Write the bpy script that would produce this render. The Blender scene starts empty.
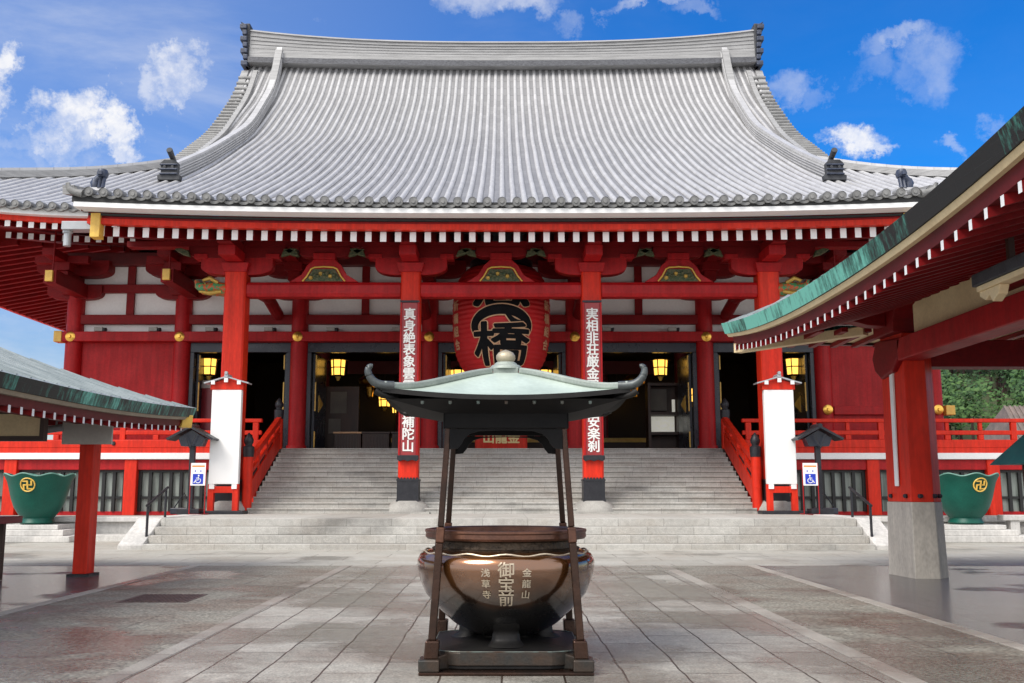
import bpy, bmesh, math, random
from mathutils import Vector, Matrix
R = math.radians
rnd = random.Random(7)
C = bpy.context.scene.collection
SC = bpy.context.scene

# ---------------------------------------------------------------- camera, sky, sun, exposure
EYE = 1.3
cam_d = bpy.data.cameras.new('camera')
cam_d.sensor_width = 36.0
cam_d.lens = 990.0 / 1024.0 * 36.0
cam_d.shift_x = 10.0 / 1024.0
cam_d.clip_start = 0.05
cam_d.clip_end = 3000
cam = bpy.data.objects.new('camera', cam_d)
cam.location = (0, 0, EYE)
cam.rotation_euler = (R(90) + math.atan(148.5 / 990.0), 0, 0)
C.objects.link(cam)
SC.camera = cam

SUN_EL, SUN_AZ = R(48), R(226)          # azimuth clockwise from +Y
sun_dir = Vector((math.sin(SUN_AZ) * math.cos(SUN_EL), math.cos(SUN_AZ) * math.cos(SUN_EL), math.sin(SUN_EL)))
sun_d = bpy.data.lights.new('sun', 'SUN')
sun_d.energy = 2.5
sun_d.angle = R(32)
sun_d.color = (1.0, 0.95, 0.88)
sun = bpy.data.objects.new('sun', sun_d)
sun.rotation_euler = (-sun_dir).to_track_quat('-Z', 'Y').to_euler()
sun.location = sun_dir * 60
C.objects.link(sun)

SC.view_settings.view_transform = 'Standard'
SC.view_settings.look = 'None'
SC.view_settings.exposure = 0.55
SC.view_settings.gamma = 1.0
SC.render.engine = 'CYCLES'
SC.cycles.use_denoising = True
SC.cycles.max_bounces = 8

SKY_STRENGTH = 0.10
CLOUD_LEVEL = 6.6


def ray(u, v):
    """direction in the world of a point of the sky seen at photo coordinates (used for where the clouds float)"""
    th = math.atan(148.5 / 990.0)
    x, y = (u - 502) / 990.0, (341.5 - v) / 990.0
    F = Vector((0, math.cos(th), math.sin(th)))
    U = Vector((0, -math.sin(th), math.cos(th)))
    return (F + U * y + Vector((x, 0, 0))).normalized()


world = bpy.data.worlds.new('World')
SC.world = world
world.use_nodes = True
wt = world.node_tree
wt.nodes.clear()


def wn(t, **kw):
    n = wt.nodes.new(t)
    for k, v in kw.items():
        setattr(n, k, v)
    return n


def wmath(op, a, b=None, clamp=False):
    n = wn('ShaderNodeMath', operation=op, use_clamp=clamp)
    for i, x in enumerate((a, b)):
        if x is None:
            continue
        if isinstance(x, (int, float)):
            n.inputs[i].default_value = x
        else:
            wt.links.new(x, n.inputs[i])
    return n.outputs[0]


def wmap(val, a, b, c=0.0, d=1.0, smooth=True):
    n = wn('ShaderNodeMapRange')
    n.interpolation_type = 'SMOOTHSTEP' if smooth else 'LINEAR'
    wt.links.new(val, n.inputs[0])
    for i, x in enumerate((a, b, c, d)):
        n.inputs[1 + i].default_value = x
    return n.outputs[0]


sky = wn('ShaderNodeTexSky')
sky.sky_type = 'NISHITA'
sky.sun_disc = False
sky.sun_elevation = SUN_EL
sky.sun_rotation = SUN_AZ
sky.altitude = 0
sky.air_density = 1.0
sky.dust_density = 0.25
sky.ozone_density = 3.0
hsv = wn('ShaderNodeHueSaturation')
hsv.inputs['Hue'].default_value = 0.513
hsv.inputs['Saturation'].default_value = 1.65
hsv.inputs['Value'].default_value = 1.28
wt.links.new(sky.outputs[0], hsv.inputs['Color'])
# deeper blue low down, as through clear air after rain
scz = wn('ShaderNodeVectorMath', operation='SCALE')
wt.links.new(hsv.outputs[0], scz.inputs[0])
tc = wn('ShaderNodeTexCoord')
dirv = tc.outputs['Generated']
n1 = wn('ShaderNodeTexNoise')
n1.inputs['Scale'].default_value = 8.0
n1.inputs['Detail'].default_value = 9.0
n1.inputs['Roughness'].default_value = 0.68
wt.links.new(dirv, n1.inputs['Vector'])
off = wn('ShaderNodeVectorMath', operation='SUBTRACT')
wt.links.new(n1.outputs['Color'], off.inputs[0])
off.inputs[1].default_value = (0.5, 0.5, 0.5)
offs = wn('ShaderNodeVectorMath', operation='SCALE')
wt.links.new(off.outputs[0], offs.inputs[0])
offs.inputs['Scale'].default_value = 0.15
dd = wn('ShaderNodeVectorMath', operation='ADD')
wt.links.new(dirv, dd.inputs[0])
wt.links.new(offs.outputs[0], dd.inputs[1])
# cumulus puffs: (u, v, half width px, half height px, strength)
PUFFS = [(78, 112, 26, 22, 1.0), (98, 110, 22, 18, 1.0), (118, 124, 26, 16, .95), (84, 130, 34, 14, .75), (135, 134, 20, 10, .8), (172, 72, 36, 20, .85), (156, 84, 26, 16, .7), (178, 96, 16, 20, .75), (70, 140, 60, 16, .5),
         (0, 86, 20, 22, .95), (6, 112, 22, 18, .85), (42, 122, 12, 8, .7), (478, 8, 44, 16, .6), (520, 2, 40, 14, .6), (560, 30, 16, 12, .4), (598, 22, 12, 16, .4), (660, 0, 46, 8, .55), (455, -6, 40, 12, .6),
         (880, 46, 26, 11, .36), (905, 42, 28, 11, .50), (945, 66, 26, 26, .40), (925, 78, 24, 12, .25), (868, 74, 26, 18, .26), (790, 84, 22, 18, .42), (815, 98, 12, 12, .25), (862, 150, 26, 12, .95), (842, 154, 20, 8, .9), (880, 156, 18, 8, .8),
         (952, 150, 14, 8, .4), (990, 124, 12, 12, .32), (60, 335, 26, 18, .5), (15, 325, 26, 18, .5), (312, 28, 16, 6, .3), (700, 14, 26, 8, .3), (40, 152, 44, 10, .4), (208, 104, 8, 8, .3)]
acc = None
for (u, v, w, h, s) in PUFFS:
    D = ray(u, v)
    sub = wn('ShaderNodeVectorMath', operation='SUBTRACT')
    wt.links.new(dd.outputs[0], sub.inputs[0])
    sub.inputs[1].default_value = D
    mul = wn('ShaderNodeVectorMath', operation='MULTIPLY')
    wt.links.new(sub.outputs[0], mul.inputs[0])
    mul.inputs[1].default_value = (990.0 / w, 990.0 / w, 990.0 / h)
    ln = wn('ShaderNodeVectorMath', operation='LENGTH')
    wt.links.new(mul.outputs[0], ln.inputs[0])
    m = wmap(ln.outputs['Value'], 1.5, 0.45, 0.0, s)
    acc = m if acc is None else wmath('MAXIMUM', acc, m)
nfz = wn('ShaderNodeTexNoise')
nfz.inputs['Scale'].default_value = 26.0
nfz.inputs['Detail'].default_value = 8.0
nfz.inputs['Roughness'].default_value = 0.65
wt.links.new(dirv, nfz.inputs['Vector'])
acc = wmath('MULTIPLY', acc, wmap(nfz.outputs['Fac'], 0.30, 0.62, 0.55, 1.0))
sep = wn('ShaderNodeSeparateXYZ')
wt.links.new(dirv, sep.inputs[0])
wt.links.new(wmap(sep.outputs['Z'], 0.05, 0.30, 0.62, 1.0), scz.inputs['Scale'])
# thin veil of high cloud, thicker to the west (x < 0)
n2 = wn('ShaderNodeTexNoise')
n2.inputs['Scale'].default_value = 3.0
n2.inputs['Detail'].default_value = 8.0
n2.inputs['Roughness'].default_value = 0.6
n2.inputs['Distortion'].default_value = 0.4
map2 = wn('ShaderNodeMapping')
map2.inputs['Scale'].default_value = (1.0, 1.0, 3.2)
wt.links.new(dirv, map2.inputs['Vector'])
wt.links.new(map2.outputs[0], n2.inputs['Vector'])
veil = wmath('MULTIPLY', wmap(n2.outputs['Fac'], 0.34, 0.70, 0.24, 0.62), wmap(sep.outputs['X'], 0.22, -0.40, 0.08, 1.0))
low = wmath('MULTIPLY', wmap(sep.outputs['Z'], 0.40, 0.12, 0.0, 0.02), wmap(sep.outputs['X'], 0.2, -0.35, 0.25, 1.0))
veil = wmath('ADD', veil, low)
acc = wmath('MAXIMUM', acc, veil)
# bright cloud added behind the camera and overhead, unseen, for soft neutral fill
n3 = wn('ShaderNodeTexNoise')
n3.inputs['Scale'].default_value = 2.4
n3.inputs['Detail'].default_value = 7.0
wt.links.new(dirv, n3.inputs['Vector'])
fill_dir = wmath('ADD', wmath('MULTIPLY', sep.outputs['Y'], -1.0), wmath('MULTIPLY', sep.outputs['Z'], 0.9))
fill_cloud = wmath('ADD', fill_dir, wmath('MULTIPLY', wmath('SUBTRACT', n3.outputs['Fac'], 0.5), 1.6))
fill_cloud = wmap(fill_cloud, 0.15, 0.55, 0.0, 0.92)
fill_cloud = wmath('MULTIPLY', fill_cloud, wmap(sep.outputs['Y'], 0.80, 0.45, 0.0, 1.0))
acc = wmath('MAXIMUM', acc, fill_cloud, True)
fill_gain = wmap(sep.outputs['Y'], 0.15, -0.35, 1.0, 1.5)
cshade = wn('ShaderNodeMix', data_type='RGBA')
cshade.inputs['A'].default_value = (0.72 * CLOUD_LEVEL, 0.78 * CLOUD_LEVEL, 0.90 * CLOUD_LEVEL, 1)
cshade.inputs['B'].default_value = (CLOUD_LEVEL, CLOUD_LEVEL, CLOUD_LEVEL * 1.02, 1)
wt.links.new(wmap(acc, 0.25, 0.95), cshade.inputs['Factor'])
mixc = wn('ShaderNodeMix', data_type='RGBA')
wt.links.new(acc, mixc.inputs['Factor'])
wt.links.new(scz.outputs[0], mixc.inputs['A'])
cs2 = wn('ShaderNodeVectorMath', operation='SCALE')
wt.links.new(cshade.outputs['Result'], cs2.inputs[0])
wt.links.new(fill_gain, cs2.inputs['Scale'])
wt.links.new(cs2.outputs[0], mixc.inputs['B'])
bg = wn('ShaderNodeBackground')
bg.inputs['Strength'].default_value = SKY_STRENGTH
wt.links.new(mixc.outputs['Result'], bg.inputs['Color'])
wo = wn('ShaderNodeOutputWorld')
wt.links.new(bg.outputs[0], wo.inputs[0])

# ---------------------------------------------------------------- materials
M = {}


def pm(name, c1, c2=None, scale=3.0, rough=0.5, metal=0.0, bump=0.0, bscale=None, rvar=0.0, coat=0.0, stretch=(1, 1, 1), emit=None, estr=0.0, spec=0.5, lo=0.35, hi=0.65, fine=0.0, detail=6.0, streak=0.0):
    m = bpy.data.materials.new(name)
    m.use_nodes = True
    t = m.node_tree
    b = t.nodes['Principled BSDF']
    b.inputs['Roughness'].default_value = rough
    b.inputs['Metallic'].default_value = metal
    b.inputs['Specular IOR Level'].default_value = spec
    if coat:
        b.inputs['Coat Weight'].default_value = coat
        b.inputs['Coat Roughness'].default_value = 0.12
    c2 = c2 or tuple(x * 0.8 for x in c1)
    tcn = t.nodes.new('ShaderNodeTexCoord')
    mp = t.nodes.new('ShaderNodeMapping')
    mp.inputs['Scale'].default_value = stretch
    t.links.new(tcn.outputs['Object'], mp.inputs['Vector'])
    nz = t.nodes.new('ShaderNodeTexNoise')
    nz.inputs['Scale'].default_value = scale
    nz.inputs['Detail'].default_value = detail
    nz.inputs['Roughness'].default_value = 0.6
    t.links.new(mp.outputs[0], nz.inputs['Vector'])
    mr = t.nodes.new('ShaderNodeMapRange')
    mr.inputs[1].default_value = lo
    mr.inputs[2].default_value = hi
    t.links.new(nz.outputs['Fac'], mr.inputs[0])
    mx = t.nodes.new('ShaderNodeMix')
    mx.data_type = 'RGBA'
    mx.inputs['A'].default_value = (*c1, 1)
    mx.inputs['B'].default_value = (*c2, 1)
    t.links.new(mr.outputs[0], mx.inputs['Factor'])
    col = mx.outputs['Result']
    if fine:
        nf = t.nodes.new('ShaderNodeTexNoise')
        nf.inputs['Scale'].default_value = scale * 14
        nf.inputs['Detail'].default_value = 4
        t.links.new(mp.outputs[0], nf.inputs['Vector'])
        mf = t.nodes.new('ShaderNodeMapRange')
        mf.inputs[1].default_value = 0.3
        mf.inputs[2].default_value = 0.7
        mf.inputs[3].default_value = 1 - fine
        mf.inputs[4].default_value = 1 + fine
        t.links.new(nf.outputs['Fac'], mf.inputs[0])
        sc = t.nodes.new('ShaderNodeVectorMath')
        sc.operation = 'SCALE'
        t.links.new(col, sc.inputs[0])
        t.links.new(mf.outputs[0], sc.inputs['Scale'])
        col = sc.outputs[0]
    if streak:
        ms = t.nodes.new('ShaderNodeMapping')
        ms.inputs['Scale'].default_value = (7, 7, 0.35)
        t.links.new(tcn.outputs['Object'], ms.inputs['Vector'])
        nk = t.nodes.new('ShaderNodeTexNoise')
        nk.inputs['Scale'].default_value = 1.0
        nk.inputs['Detail'].default_value = 7
        nk.inputs['Roughness'].default_value = 0.65
        t.links.new(ms.outputs[0], nk.inputs['Vector'])
        mk = t.nodes.new('ShaderNodeMapRange')
        mk.inputs[1].default_value = 0.35
        mk.inputs[2].default_value = 0.62
        mk.inputs[3].default_value = 1 - streak
        mk.inputs[4].default_value = 1.04
        t.links.new(nk.outputs['Fac'], mk.inputs[0])
        sk = t.nodes.new('ShaderNodeVectorMath')
        sk.operation = 'SCALE'
        t.links.new(col, sk.inputs[0])
        t.links.new(mk.outputs[0], sk.inputs['Scale'])
        col = sk.outputs[0]
    t.links.new(col, b.inputs['Base Color'])
    if rvar:
        mr2 = t.nodes.new('ShaderNodeMapRange')
        mr2.inputs[1].default_value = 0.3
        mr2.inputs[2].default_value = 0.7
        mr2.inputs[3].default_value = max(0.02, rough - rvar)
        mr2.inputs[4].default_value = min(1, rough + rvar)
        t.links.new(nz.outputs['Fac'], mr2.inputs[0])
        t.links.new(mr2.outputs[0], b.inputs['Roughness'])
    if bump:
        nb = t.nodes.new('ShaderNodeTexNoise')
        nb.inputs['Scale'].default_value = bscale or scale * 8
        nb.inputs['Detail'].default_value = 5
        t.links.new(mp.outputs[0], nb.inputs['Vector'])
        bp = t.nodes.new('ShaderNodeBump')
        bp.inputs['Strength'].default_value = bump
        bp.inputs['Distance'].default_value = 0.02
        t.links.new(nb.outputs['Fac'], bp.inputs['Height'])
        t.links.new(bp.outputs[0], b.inputs['Normal'])
    if emit:
        b.inputs['Emission Color'].default_value = (*emit, 1)
        b.inputs['Emission Strength'].default_value = estr
    M[name] = m
    return m


pm('vermilion', (0.76, 0.032, 0.009), (0.58, 0.020, 0.007), 1.1, 0.5, bump=0.10, rvar=0.1, fine=0.10, spec=0.28, lo=0.3, hi=0.75, stretch=(1, 1, 0.35), streak=0.22)
pm('crimson', (0.46, 0.010, 0.012), (0.34, 0.007, 0.010), 1.0, 0.5, bump=0.10, rvar=0.1, fine=0.12, spec=0.28, lo=0.3, hi=0.75, streak=0.25)
pm('shaded_red', (0.24, 0.006, 0.008), (0.16, 0.005, 0.006), 1.3, 0.55, bump=0.08, fine=0.14, spec=0.25)  # the red paint again, darkened in colour for shade under the eaves
pm('shaded_soffit_red', (0.14, 0.005, 0.006), (0.09, 0.004, 0.005), 2, 0.6, fine=0.1)  # darkest copy of the red, soffit shade put into the colour
pm('plaster', (0.88, 0.87, 0.85), (0.80, 0.79, 0.77), 0.9, 0.8, bump=0.05, fine=0.03)
pm('white_paint', (0.86, 0.86, 0.85), (0.80, 0.80, 0.79), 1.2, 0.55, fine=0.03)
pm('banner_white', (0.85, 0.85, 0.84), (0.80, 0.80, 0.79), 0.8, 0.6)
pm('gold', (0.95, 0.58, 0.12), (0.80, 0.45, 0.08), 6, 0.28, metal=0.9, bump=0.1)
pm('gold_paint', (0.85, 0.55, 0.10), (0.70, 0.42, 0.08), 6, 0.4)
pm('black_lacquer', (0.012, 0.015, 0.026), (0.020, 0.024, 0.038), 2, 0.3, rvar=0.1)
pm('black_metal', (0.018, 0.019, 0.024), (0.03, 0.03, 0.036), 8, 0.45, metal=0.3, bump=0.15)
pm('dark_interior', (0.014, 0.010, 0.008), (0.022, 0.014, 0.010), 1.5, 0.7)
pm('dark_wood', (0.050, 0.022, 0.014), (0.030, 0.014, 0.010), 3, 0.5, stretch=(1, 1, 0.2))
pm('grey_metal', (0.42, 0.44, 0.46), (0.36, 0.38, 0.40), 4, 0.45, metal=0.2)
pm('panel_grey', (0.60, 0.58, 0.53), (0.52, 0.50, 0.46), 1.5, 0.6, fine=0.05)
pm('cream', (0.80, 0.64, 0.38), (0.70, 0.54, 0.31), 2.0, 0.7, fine=0.06)
pm('shaded_sheet', (0.16, 0.15, 0.13), (0.12, 0.11, 0.10), 2, 0.8)  # pale sheets coloured dark to stand in for the gloom indoors
pm('cream_dull', (0.40, 0.33, 0.24), (0.32, 0.26, 0.19), 2.0, 0.7, fine=0.06)
pm('carve_green', (0.020, 0.055, 0.022), (0.13, 0.12, 0.055), 16, 0.55, bump=0.8, bscale=40)
pm('carve_multi', (0.06, 0.26, 0.10), (0.55, 0.09, 0.02), 9, 0.5, bump=0.8, bscale=30, lo=0.47, hi=0.53)
pm('stone_white', (0.62, 0.60, 0.57), (0.46, 0.45, 0.43), 1.3, 0.75, bump=0.12, fine=0.10, streak=0.15)
pm('stone_grey', (0.40, 0.39, 0.36), (0.29, 0.28, 0.26), 2.0, 0.75, bump=0.2, fine=0.12)
pm('concrete_post', (0.50, 0.46, 0.40), (0.36, 0.33, 0.29), 2.2, 0.55, bump=0.12, fine=0.12, stretch=(1, 1, 0.5), streak=0.14)
pm('pot_green', (0.002, 0.066, 0.047), (0.005, 0.09, 0.064), 2.2, 0.40, coat=0.0, spec=0.3, bump=0.06, rvar=0.08, fine=0.1)
pm('pot_rim', (0.16, 0.33, 0.28), (0.10, 0.25, 0.20), 8, 0.5)
pm('bronze', (0.060, 0.031, 0.021), (0.028, 0.019, 0.015), 3.5, 0.30, metal=0.75, bump=0.08, rvar=0.1, fine=0.12)
pm('bronze_relief', (0.10, 0.072, 0.050), (0.045, 0.034, 0.026), 14, 0.45, metal=0.7, bump=1.0, bscale=26)
pm('bronze_dark', (0.016, 0.0155, 0.016), (0.026, 0.024, 0.022), 4, 0.5, metal=0.4, spec=0.3, bump=0.08, fine=0.1)
pm('matt_black', (0.008, 0.008, 0.009), (0.013, 0.012, 0.012), 4, 0.75, fine=0.1, spec=0.25)  # even matt black for the burner's roof underside, head frame and spandrels
pm('bronze_slab', (0.075, 0.050, 0.036), (0.045, 0.045, 0.042), 6, 0.36, metal=0.6, bump=0.1, fine=0.15)
pm('bronze_rim', (0.15, 0.068, 0.042), (0.085, 0.042, 0.030), 5, 0.34, metal=0.7, bump=0.1, fine=0.15)
pm('patina_dark', (0.10, 0.115, 0.115), (0.055, 0.06, 0.062), 7, 0.42, metal=0.4, bump=0.1, fine=0.1)
pm('bronze_edge', (0.15, 0.20, 0.185), (0.09, 0.06, 0.045), 10, 0.5, metal=0.5)
pm('patina_pale', (0.47, 0.55, 0.485), (0.36, 0.43, 0.375), 2.5, 0.42, bump=0.06, fine=0.06)
pm('patina_ridge', (0.33, 0.37, 0.33), (0.22, 0.25, 0.23), 5, 0.5, metal=0.15, bump=0.1, fine=0.1)
pm('finial_bronze', (0.46, 0.40, 0.29), (0.32, 0.28, 0.20), 9, 0.4, metal=0.3, bump=0.2)
pm('lantern_red', (0.50, 0.008, 0.010), (0.40, 0.006, 0.008), 1.2, 0.55)
pm('ink_black', (0.006, 0.006, 0.007), (0.009, 0.009, 0.010), 4, 0.9, spec=0.1)
pm('tan_line', (0.60, 0.36, 0.20), (0.50, 0.29, 0.16), 4, 0.6)
pm('lettering_white', (0.84, 0.83, 0.80), (0.76, 0.75, 0.72), 4, 0.6)
pm('lettering_bronze', (0.62, 0.54, 0.42), (0.46, 0.38, 0.28), 6, 0.4, metal=0.5)
pm('lettering_gold', (0.82, 0.66, 0.32), (0.70, 0.55, 0.25), 6, 0.45, metal=0.2)
pm('plaque_wine', (0.20, 0.022, 0.030), (0.15, 0.016, 0.024), 2, 0.4, fine=0.06)
pm('plaque_board', (0.34, 0.035, 0.038), (0.26, 0.026, 0.030), 2, 0.4, fine=0.06)
pm('sign_blue', (0.015, 0.045, 0.50), None, 4, 0.45)
pm('sign_orange', (0.85, 0.30, 0.06), None, 4, 0.5)
pm('lamp_glow', (0.9, 0.6, 0.15), None, 5, 0.5, emit=(1.0, 0.52, 0.08), estr=1.5)
pm('case_glow', (0.9, 0.9, 0.85), None, 5, 0.5, emit=(0.9, 0.88, 0.75), estr=0.22)
pm('curtain', (0.40, 0.44, 0.40), (0.16, 0.19, 0.17), 2.0, 0.8, stretch=(3, 3, 0.3), lo=0.3, hi=0.7)
pm('window_bar', (0.012, 0.012, 0.012), None, 4, 0.45)
pm('teal_roof', (0.02, 0.20, 0.20), (0.03, 0.26, 0.25), 4, 0.5)
pm('tile_slate', (0.050, 0.053, 0.060), (0.026, 0.028, 0.034), 5, 0.6, bump=0.3, fine=0.12)
pm('lion_blue', (0.055, 0.070, 0.115), (0.024, 0.030, 0.05), 10, 0.4, bump=0.3)
pm('leaf_dark', (0.013, 0.050, 0.010), (0.045, 0.105, 0.020), 0.22, 0.7, fine=0.25, lo=0.4, hi=0.6)
pm('leaf_light', (0.030, 0.085, 0.014), (0.06, 0.125, 0.024), 0.3, 0.7, fine=0.25)
pm('soil', (0.05, 0.07, 0.03), (0.07, 0.08, 0.035), 0.3, 0.9)
pm('rust_grate', (0.12, 0.075, 0.066), (0.07, 0.048, 0.044), 12, 0.6, bump=0.4)
pm('house_wall', (0.5, 0.47, 0.42), None, 1, 0.8)
pm('house_tile', (0.21, 0.16, 0.14), (0.12, 0.10, 0.09), 1.2, 0.8, fine=0.2)
pm('lens_black', (0.01, 0.01, 0.012), None, 4, 0.2)
pm('carve_gold', (0.60, 0.40, 0.09), (0.45, 0.28, 0.06), 12, 0.4, metal=0.5)


def N(t, ty, **kw):
    n = t.nodes.new(ty)
    for k, v in kw.items():
        setattr(n, k, v)
    return n


def verdigris(name, base, dark_near):
    """copper eave band: sheets of bare dark copper and bright green, split by sheet seams; the newer near sheets are still dark"""
    m = bpy.data.materials.new(name)
    m.use_nodes = True
    t = m.node_tree
    b = t.nodes['Principled BSDF']
    tcn = N(t, 'ShaderNodeTexCoord')
    n0 = N(t, 'ShaderNodeTexNoise')
    n0.inputs['Scale'].default_value = 0.55
    n0.inputs['Detail'].default_value = 2
    t.links.new(tcn.outputs['Object'], n0.inputs['Vector'])
    mp = N(t, 'ShaderNodeMapping')
    mp.inputs['Scale'].default_value = (5, 7.0, 1.6)
    t.links.new(tcn.outputs['Object'], mp.inputs['Vector'])
    n1_ = N(t, 'ShaderNodeTexNoise')
    n1_.inputs['Scale'].default_value = 1.6
    n1_.inputs['Detail'].default_value = 7
    n1_.inputs['Roughness'].default_value = 0.75
    t.links.new(mp.outputs[0], n1_.inputs['Vector'])
    sx = N(t, 'ShaderNodeSeparateXYZ')
    t.links.new(tcn.outputs['Object'], sx.inputs[0])
    fy = N(t, 'ShaderNodeMath', operation='MULTIPLY')
    fy.inputs[1].default_value = 1 / 0.42
    t.links.new(sx.outputs['Y'], fy.inputs[0])
    fyf = N(t, 'ShaderNodeMath', operation='FLOOR')
    t.links.new(fy.outputs[0], fyf.inputs[0])
    wn_ = N(t, 'ShaderNodeTexWhiteNoise', noise_dimensions='1D')
    t.links.new(fyf.outputs[0], wn_.inputs['W'])
    sh = N(t, 'ShaderNodeMapRange')
    sh.inputs[3].default_value = -0.11
    sh.inputs[4].default_value = 0.11
    t.links.new(wn_.outputs['Value'], sh.inputs[0])
    ad0 = N(t, 'ShaderNodeMath', operation='ADD')
    t.links.new(n0.outputs['Fac'], ad0.inputs[0])
    t.links.new(n1_.outputs['Fac'], ad0.inputs[1])
    ad1 = N(t, 'ShaderNodeMath', operation='ADD')
    t.links.new(ad0.outputs[0], ad1.inputs[0])
    t.links.new(sh.outputs[0], ad1.inputs[1])
    nr_ = N(t, 'ShaderNodeMapRange')
    nr_.inputs[1].default_value = dark_near[0]
    nr_.inputs[2].default_value = dark_near[1]
    nr_.inputs[3].default_value = dark_near[2]
    nr_.inputs[4].default_value = base
    t.links.new(sx.outputs['Y'], nr_.inputs[0])
    ad = N(t, 'ShaderNodeMath', operation='ADD')
    t.links.new(ad1.outputs[0], ad.inputs[0])
    t.links.new(nr_.outputs[0], ad.inputs[1])
    mr = N(t, 'ShaderNodeMapRange')
    mr.inputs[1].default_value = 0.86
    mr.inputs[2].default_value = 1.14
    t.links.new(ad.outputs[0], mr.inputs[0])
    cr = N(t, 'ShaderNodeValToRGB')
    cr.color_ramp.elements[0].color = (0.020, 0.022, 0.022, 1)
    cr.color_ramp.elements[1].color = (0.20, 0.62, 0.50, 1)
    e = cr.color_ramp.elements.new(0.45)
    e.color = (0.055, 0.20, 0.16, 1)
    t.links.new(mr.outputs[0], cr.inputs[0])
    t.links.new(cr.outputs[0], b.inputs['Base Color'])
    b.inputs['Roughness'].default_value = 0.55
    wv = N(t, 'ShaderNodeTexWave', bands_direction='Y', wave_profile='SAW')
    wv.inputs['Scale'].default_value = 0.9
    t.links.new(tcn.outputs['Object'], wv.inputs['Vector'])
    wz = N(t, 'ShaderNodeTexWave', bands_direction='Z', wave_profile='SAW')
    wz.inputs['Scale'].default_value = 3.4
    t.links.new(tcn.outputs['Object'], wz.inputs['Vector'])
    a2 = N(t, 'ShaderNodeMath', operation='ADD')
    t.links.new(wv.outputs['Fac'], a2.inputs[0])
    t.links.new(wz.outputs['Fac'], a2.inputs[1])
    bp = N(t, 'ShaderNodeBump')
    bp.inputs['Strength'].default_value = 0.7
    bp.inputs['Distance'].default_value = 0.02
    t.links.new(a2.outputs[0], bp.inputs['Height'])
    t.links.new(bp.outputs[0], b.inputs['Normal'])
    M[name] = m


verdigris('verdigris', 0.10, (8.3, 11.0, -0.32))
verdigris('verdigris_dull', -0.09, (8.3, 9.0, -0.1))


def roof_tile(name, c1, c2, axis='Y', course=0.42, joint=0.62):
    """silver-grey tiles: courses along the slope, tile-to-tile tone changes"""
    m = bpy.data.materials.new(name)
    m.use_nodes = True
    t = m.node_tree
    b = t.nodes['Principled BSDF']
    tcn = N(t, 'ShaderNodeTexCoord')
    sx = N(t, 'ShaderNodeSeparateXYZ')
    t.links.new(tcn.outputs['Object'], sx.inputs[0])

    def fl(sock, k):
        mu = N(t, 'ShaderNodeMath', operation='MULTIPLY')
        t.links.new(sock, mu.inputs[0])
        mu.inputs[1].default_value = k
        f_ = N(t, 'ShaderNodeMath', operation='FLOOR')
        t.links.new(mu.outputs[0], f_.inputs[0])
        fr = N(t, 'ShaderNodeMath', operation='FRACT')
        t.links.new(mu.outputs[0], fr.inputs[0])
        return f_.outputs[0], fr.outputs[0]
    other = 'X' if axis == 'Y' else 'Y'
    fx, _ = fl(sx.outputs[other], 1 / 0.195)
    fy, fry = fl(sx.outputs[axis], 1 / course)
    cb = N(t, 'ShaderNodeCombineXYZ')
    t.links.new(fx, cb.inputs[0])
    t.links.new(fy, cb.inputs[1])
    w = N(t, 'ShaderNodeTexWhiteNoise', noise_dimensions='2D')
    t.links.new(cb.outputs[0], w.inputs['Vector'])
    nz = N(t, 'ShaderNodeTexNoise')
    nz.inputs['Scale'].default_value = 0.5
    nz.inputs['Detail'].default_value = 8
    t.links.new(tcn.outputs['Object'], nz.inputs['Vector'])
    av = N(t, 'ShaderNodeMath', operation='ADD')
    t.links.new(w.outputs['Value'], av.inputs[0])
    t.links.new(nz.outputs['Fac'], av.inputs[1])
    hv = N(t, 'ShaderNodeMath', operation='MULTIPLY')
    hv.inputs[1].default_value = 0.5
    t.links.new(av.outputs[0], hv.inputs[0])
    mx = N(t, 'ShaderNodeMix', data_type='RGBA')
    mx.inputs['A'].default_value = (*c1, 1)
    mx.inputs['B'].default_value = (*c2, 1)
    t.links.new(hv.outputs[0], mx.inputs['Factor'])
    # joint line between courses (dirt gathers in the lap)
    jl = N(t, 'ShaderNodeMapRange')
    jl.inputs[1].default_value = 0.0
    jl.inputs[2].default_value = 0.10
    jl.inputs[3].default_value = joint
    jl.inputs[4].default_value = 1.0
    t.links.new(fry, jl.inputs[0])
    sc = N(t, 'ShaderNodeVectorMath', operation='SCALE')
    t.links.new(mx.outputs['Result'], sc.inputs[0])
    t.links.new(jl.outputs[0], sc.inputs['Scale'])
    t.links.new(sc.outputs[0], b.inputs['Base Color'])
    b.inputs['Roughness'].default_value = 0.42
    b.inputs['Metallic'].default_value = 0.25
    bp = N(t, 'ShaderNodeBump')
    bp.inputs['Strength'].default_value = 0.6
    bp.inputs['Distance'].default_value = 0.03
    t.links.new(fry, bp.inputs['Height'])
    t.links.new(bp.outputs[0], b.inputs['Normal'])
    M[name] = m


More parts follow.
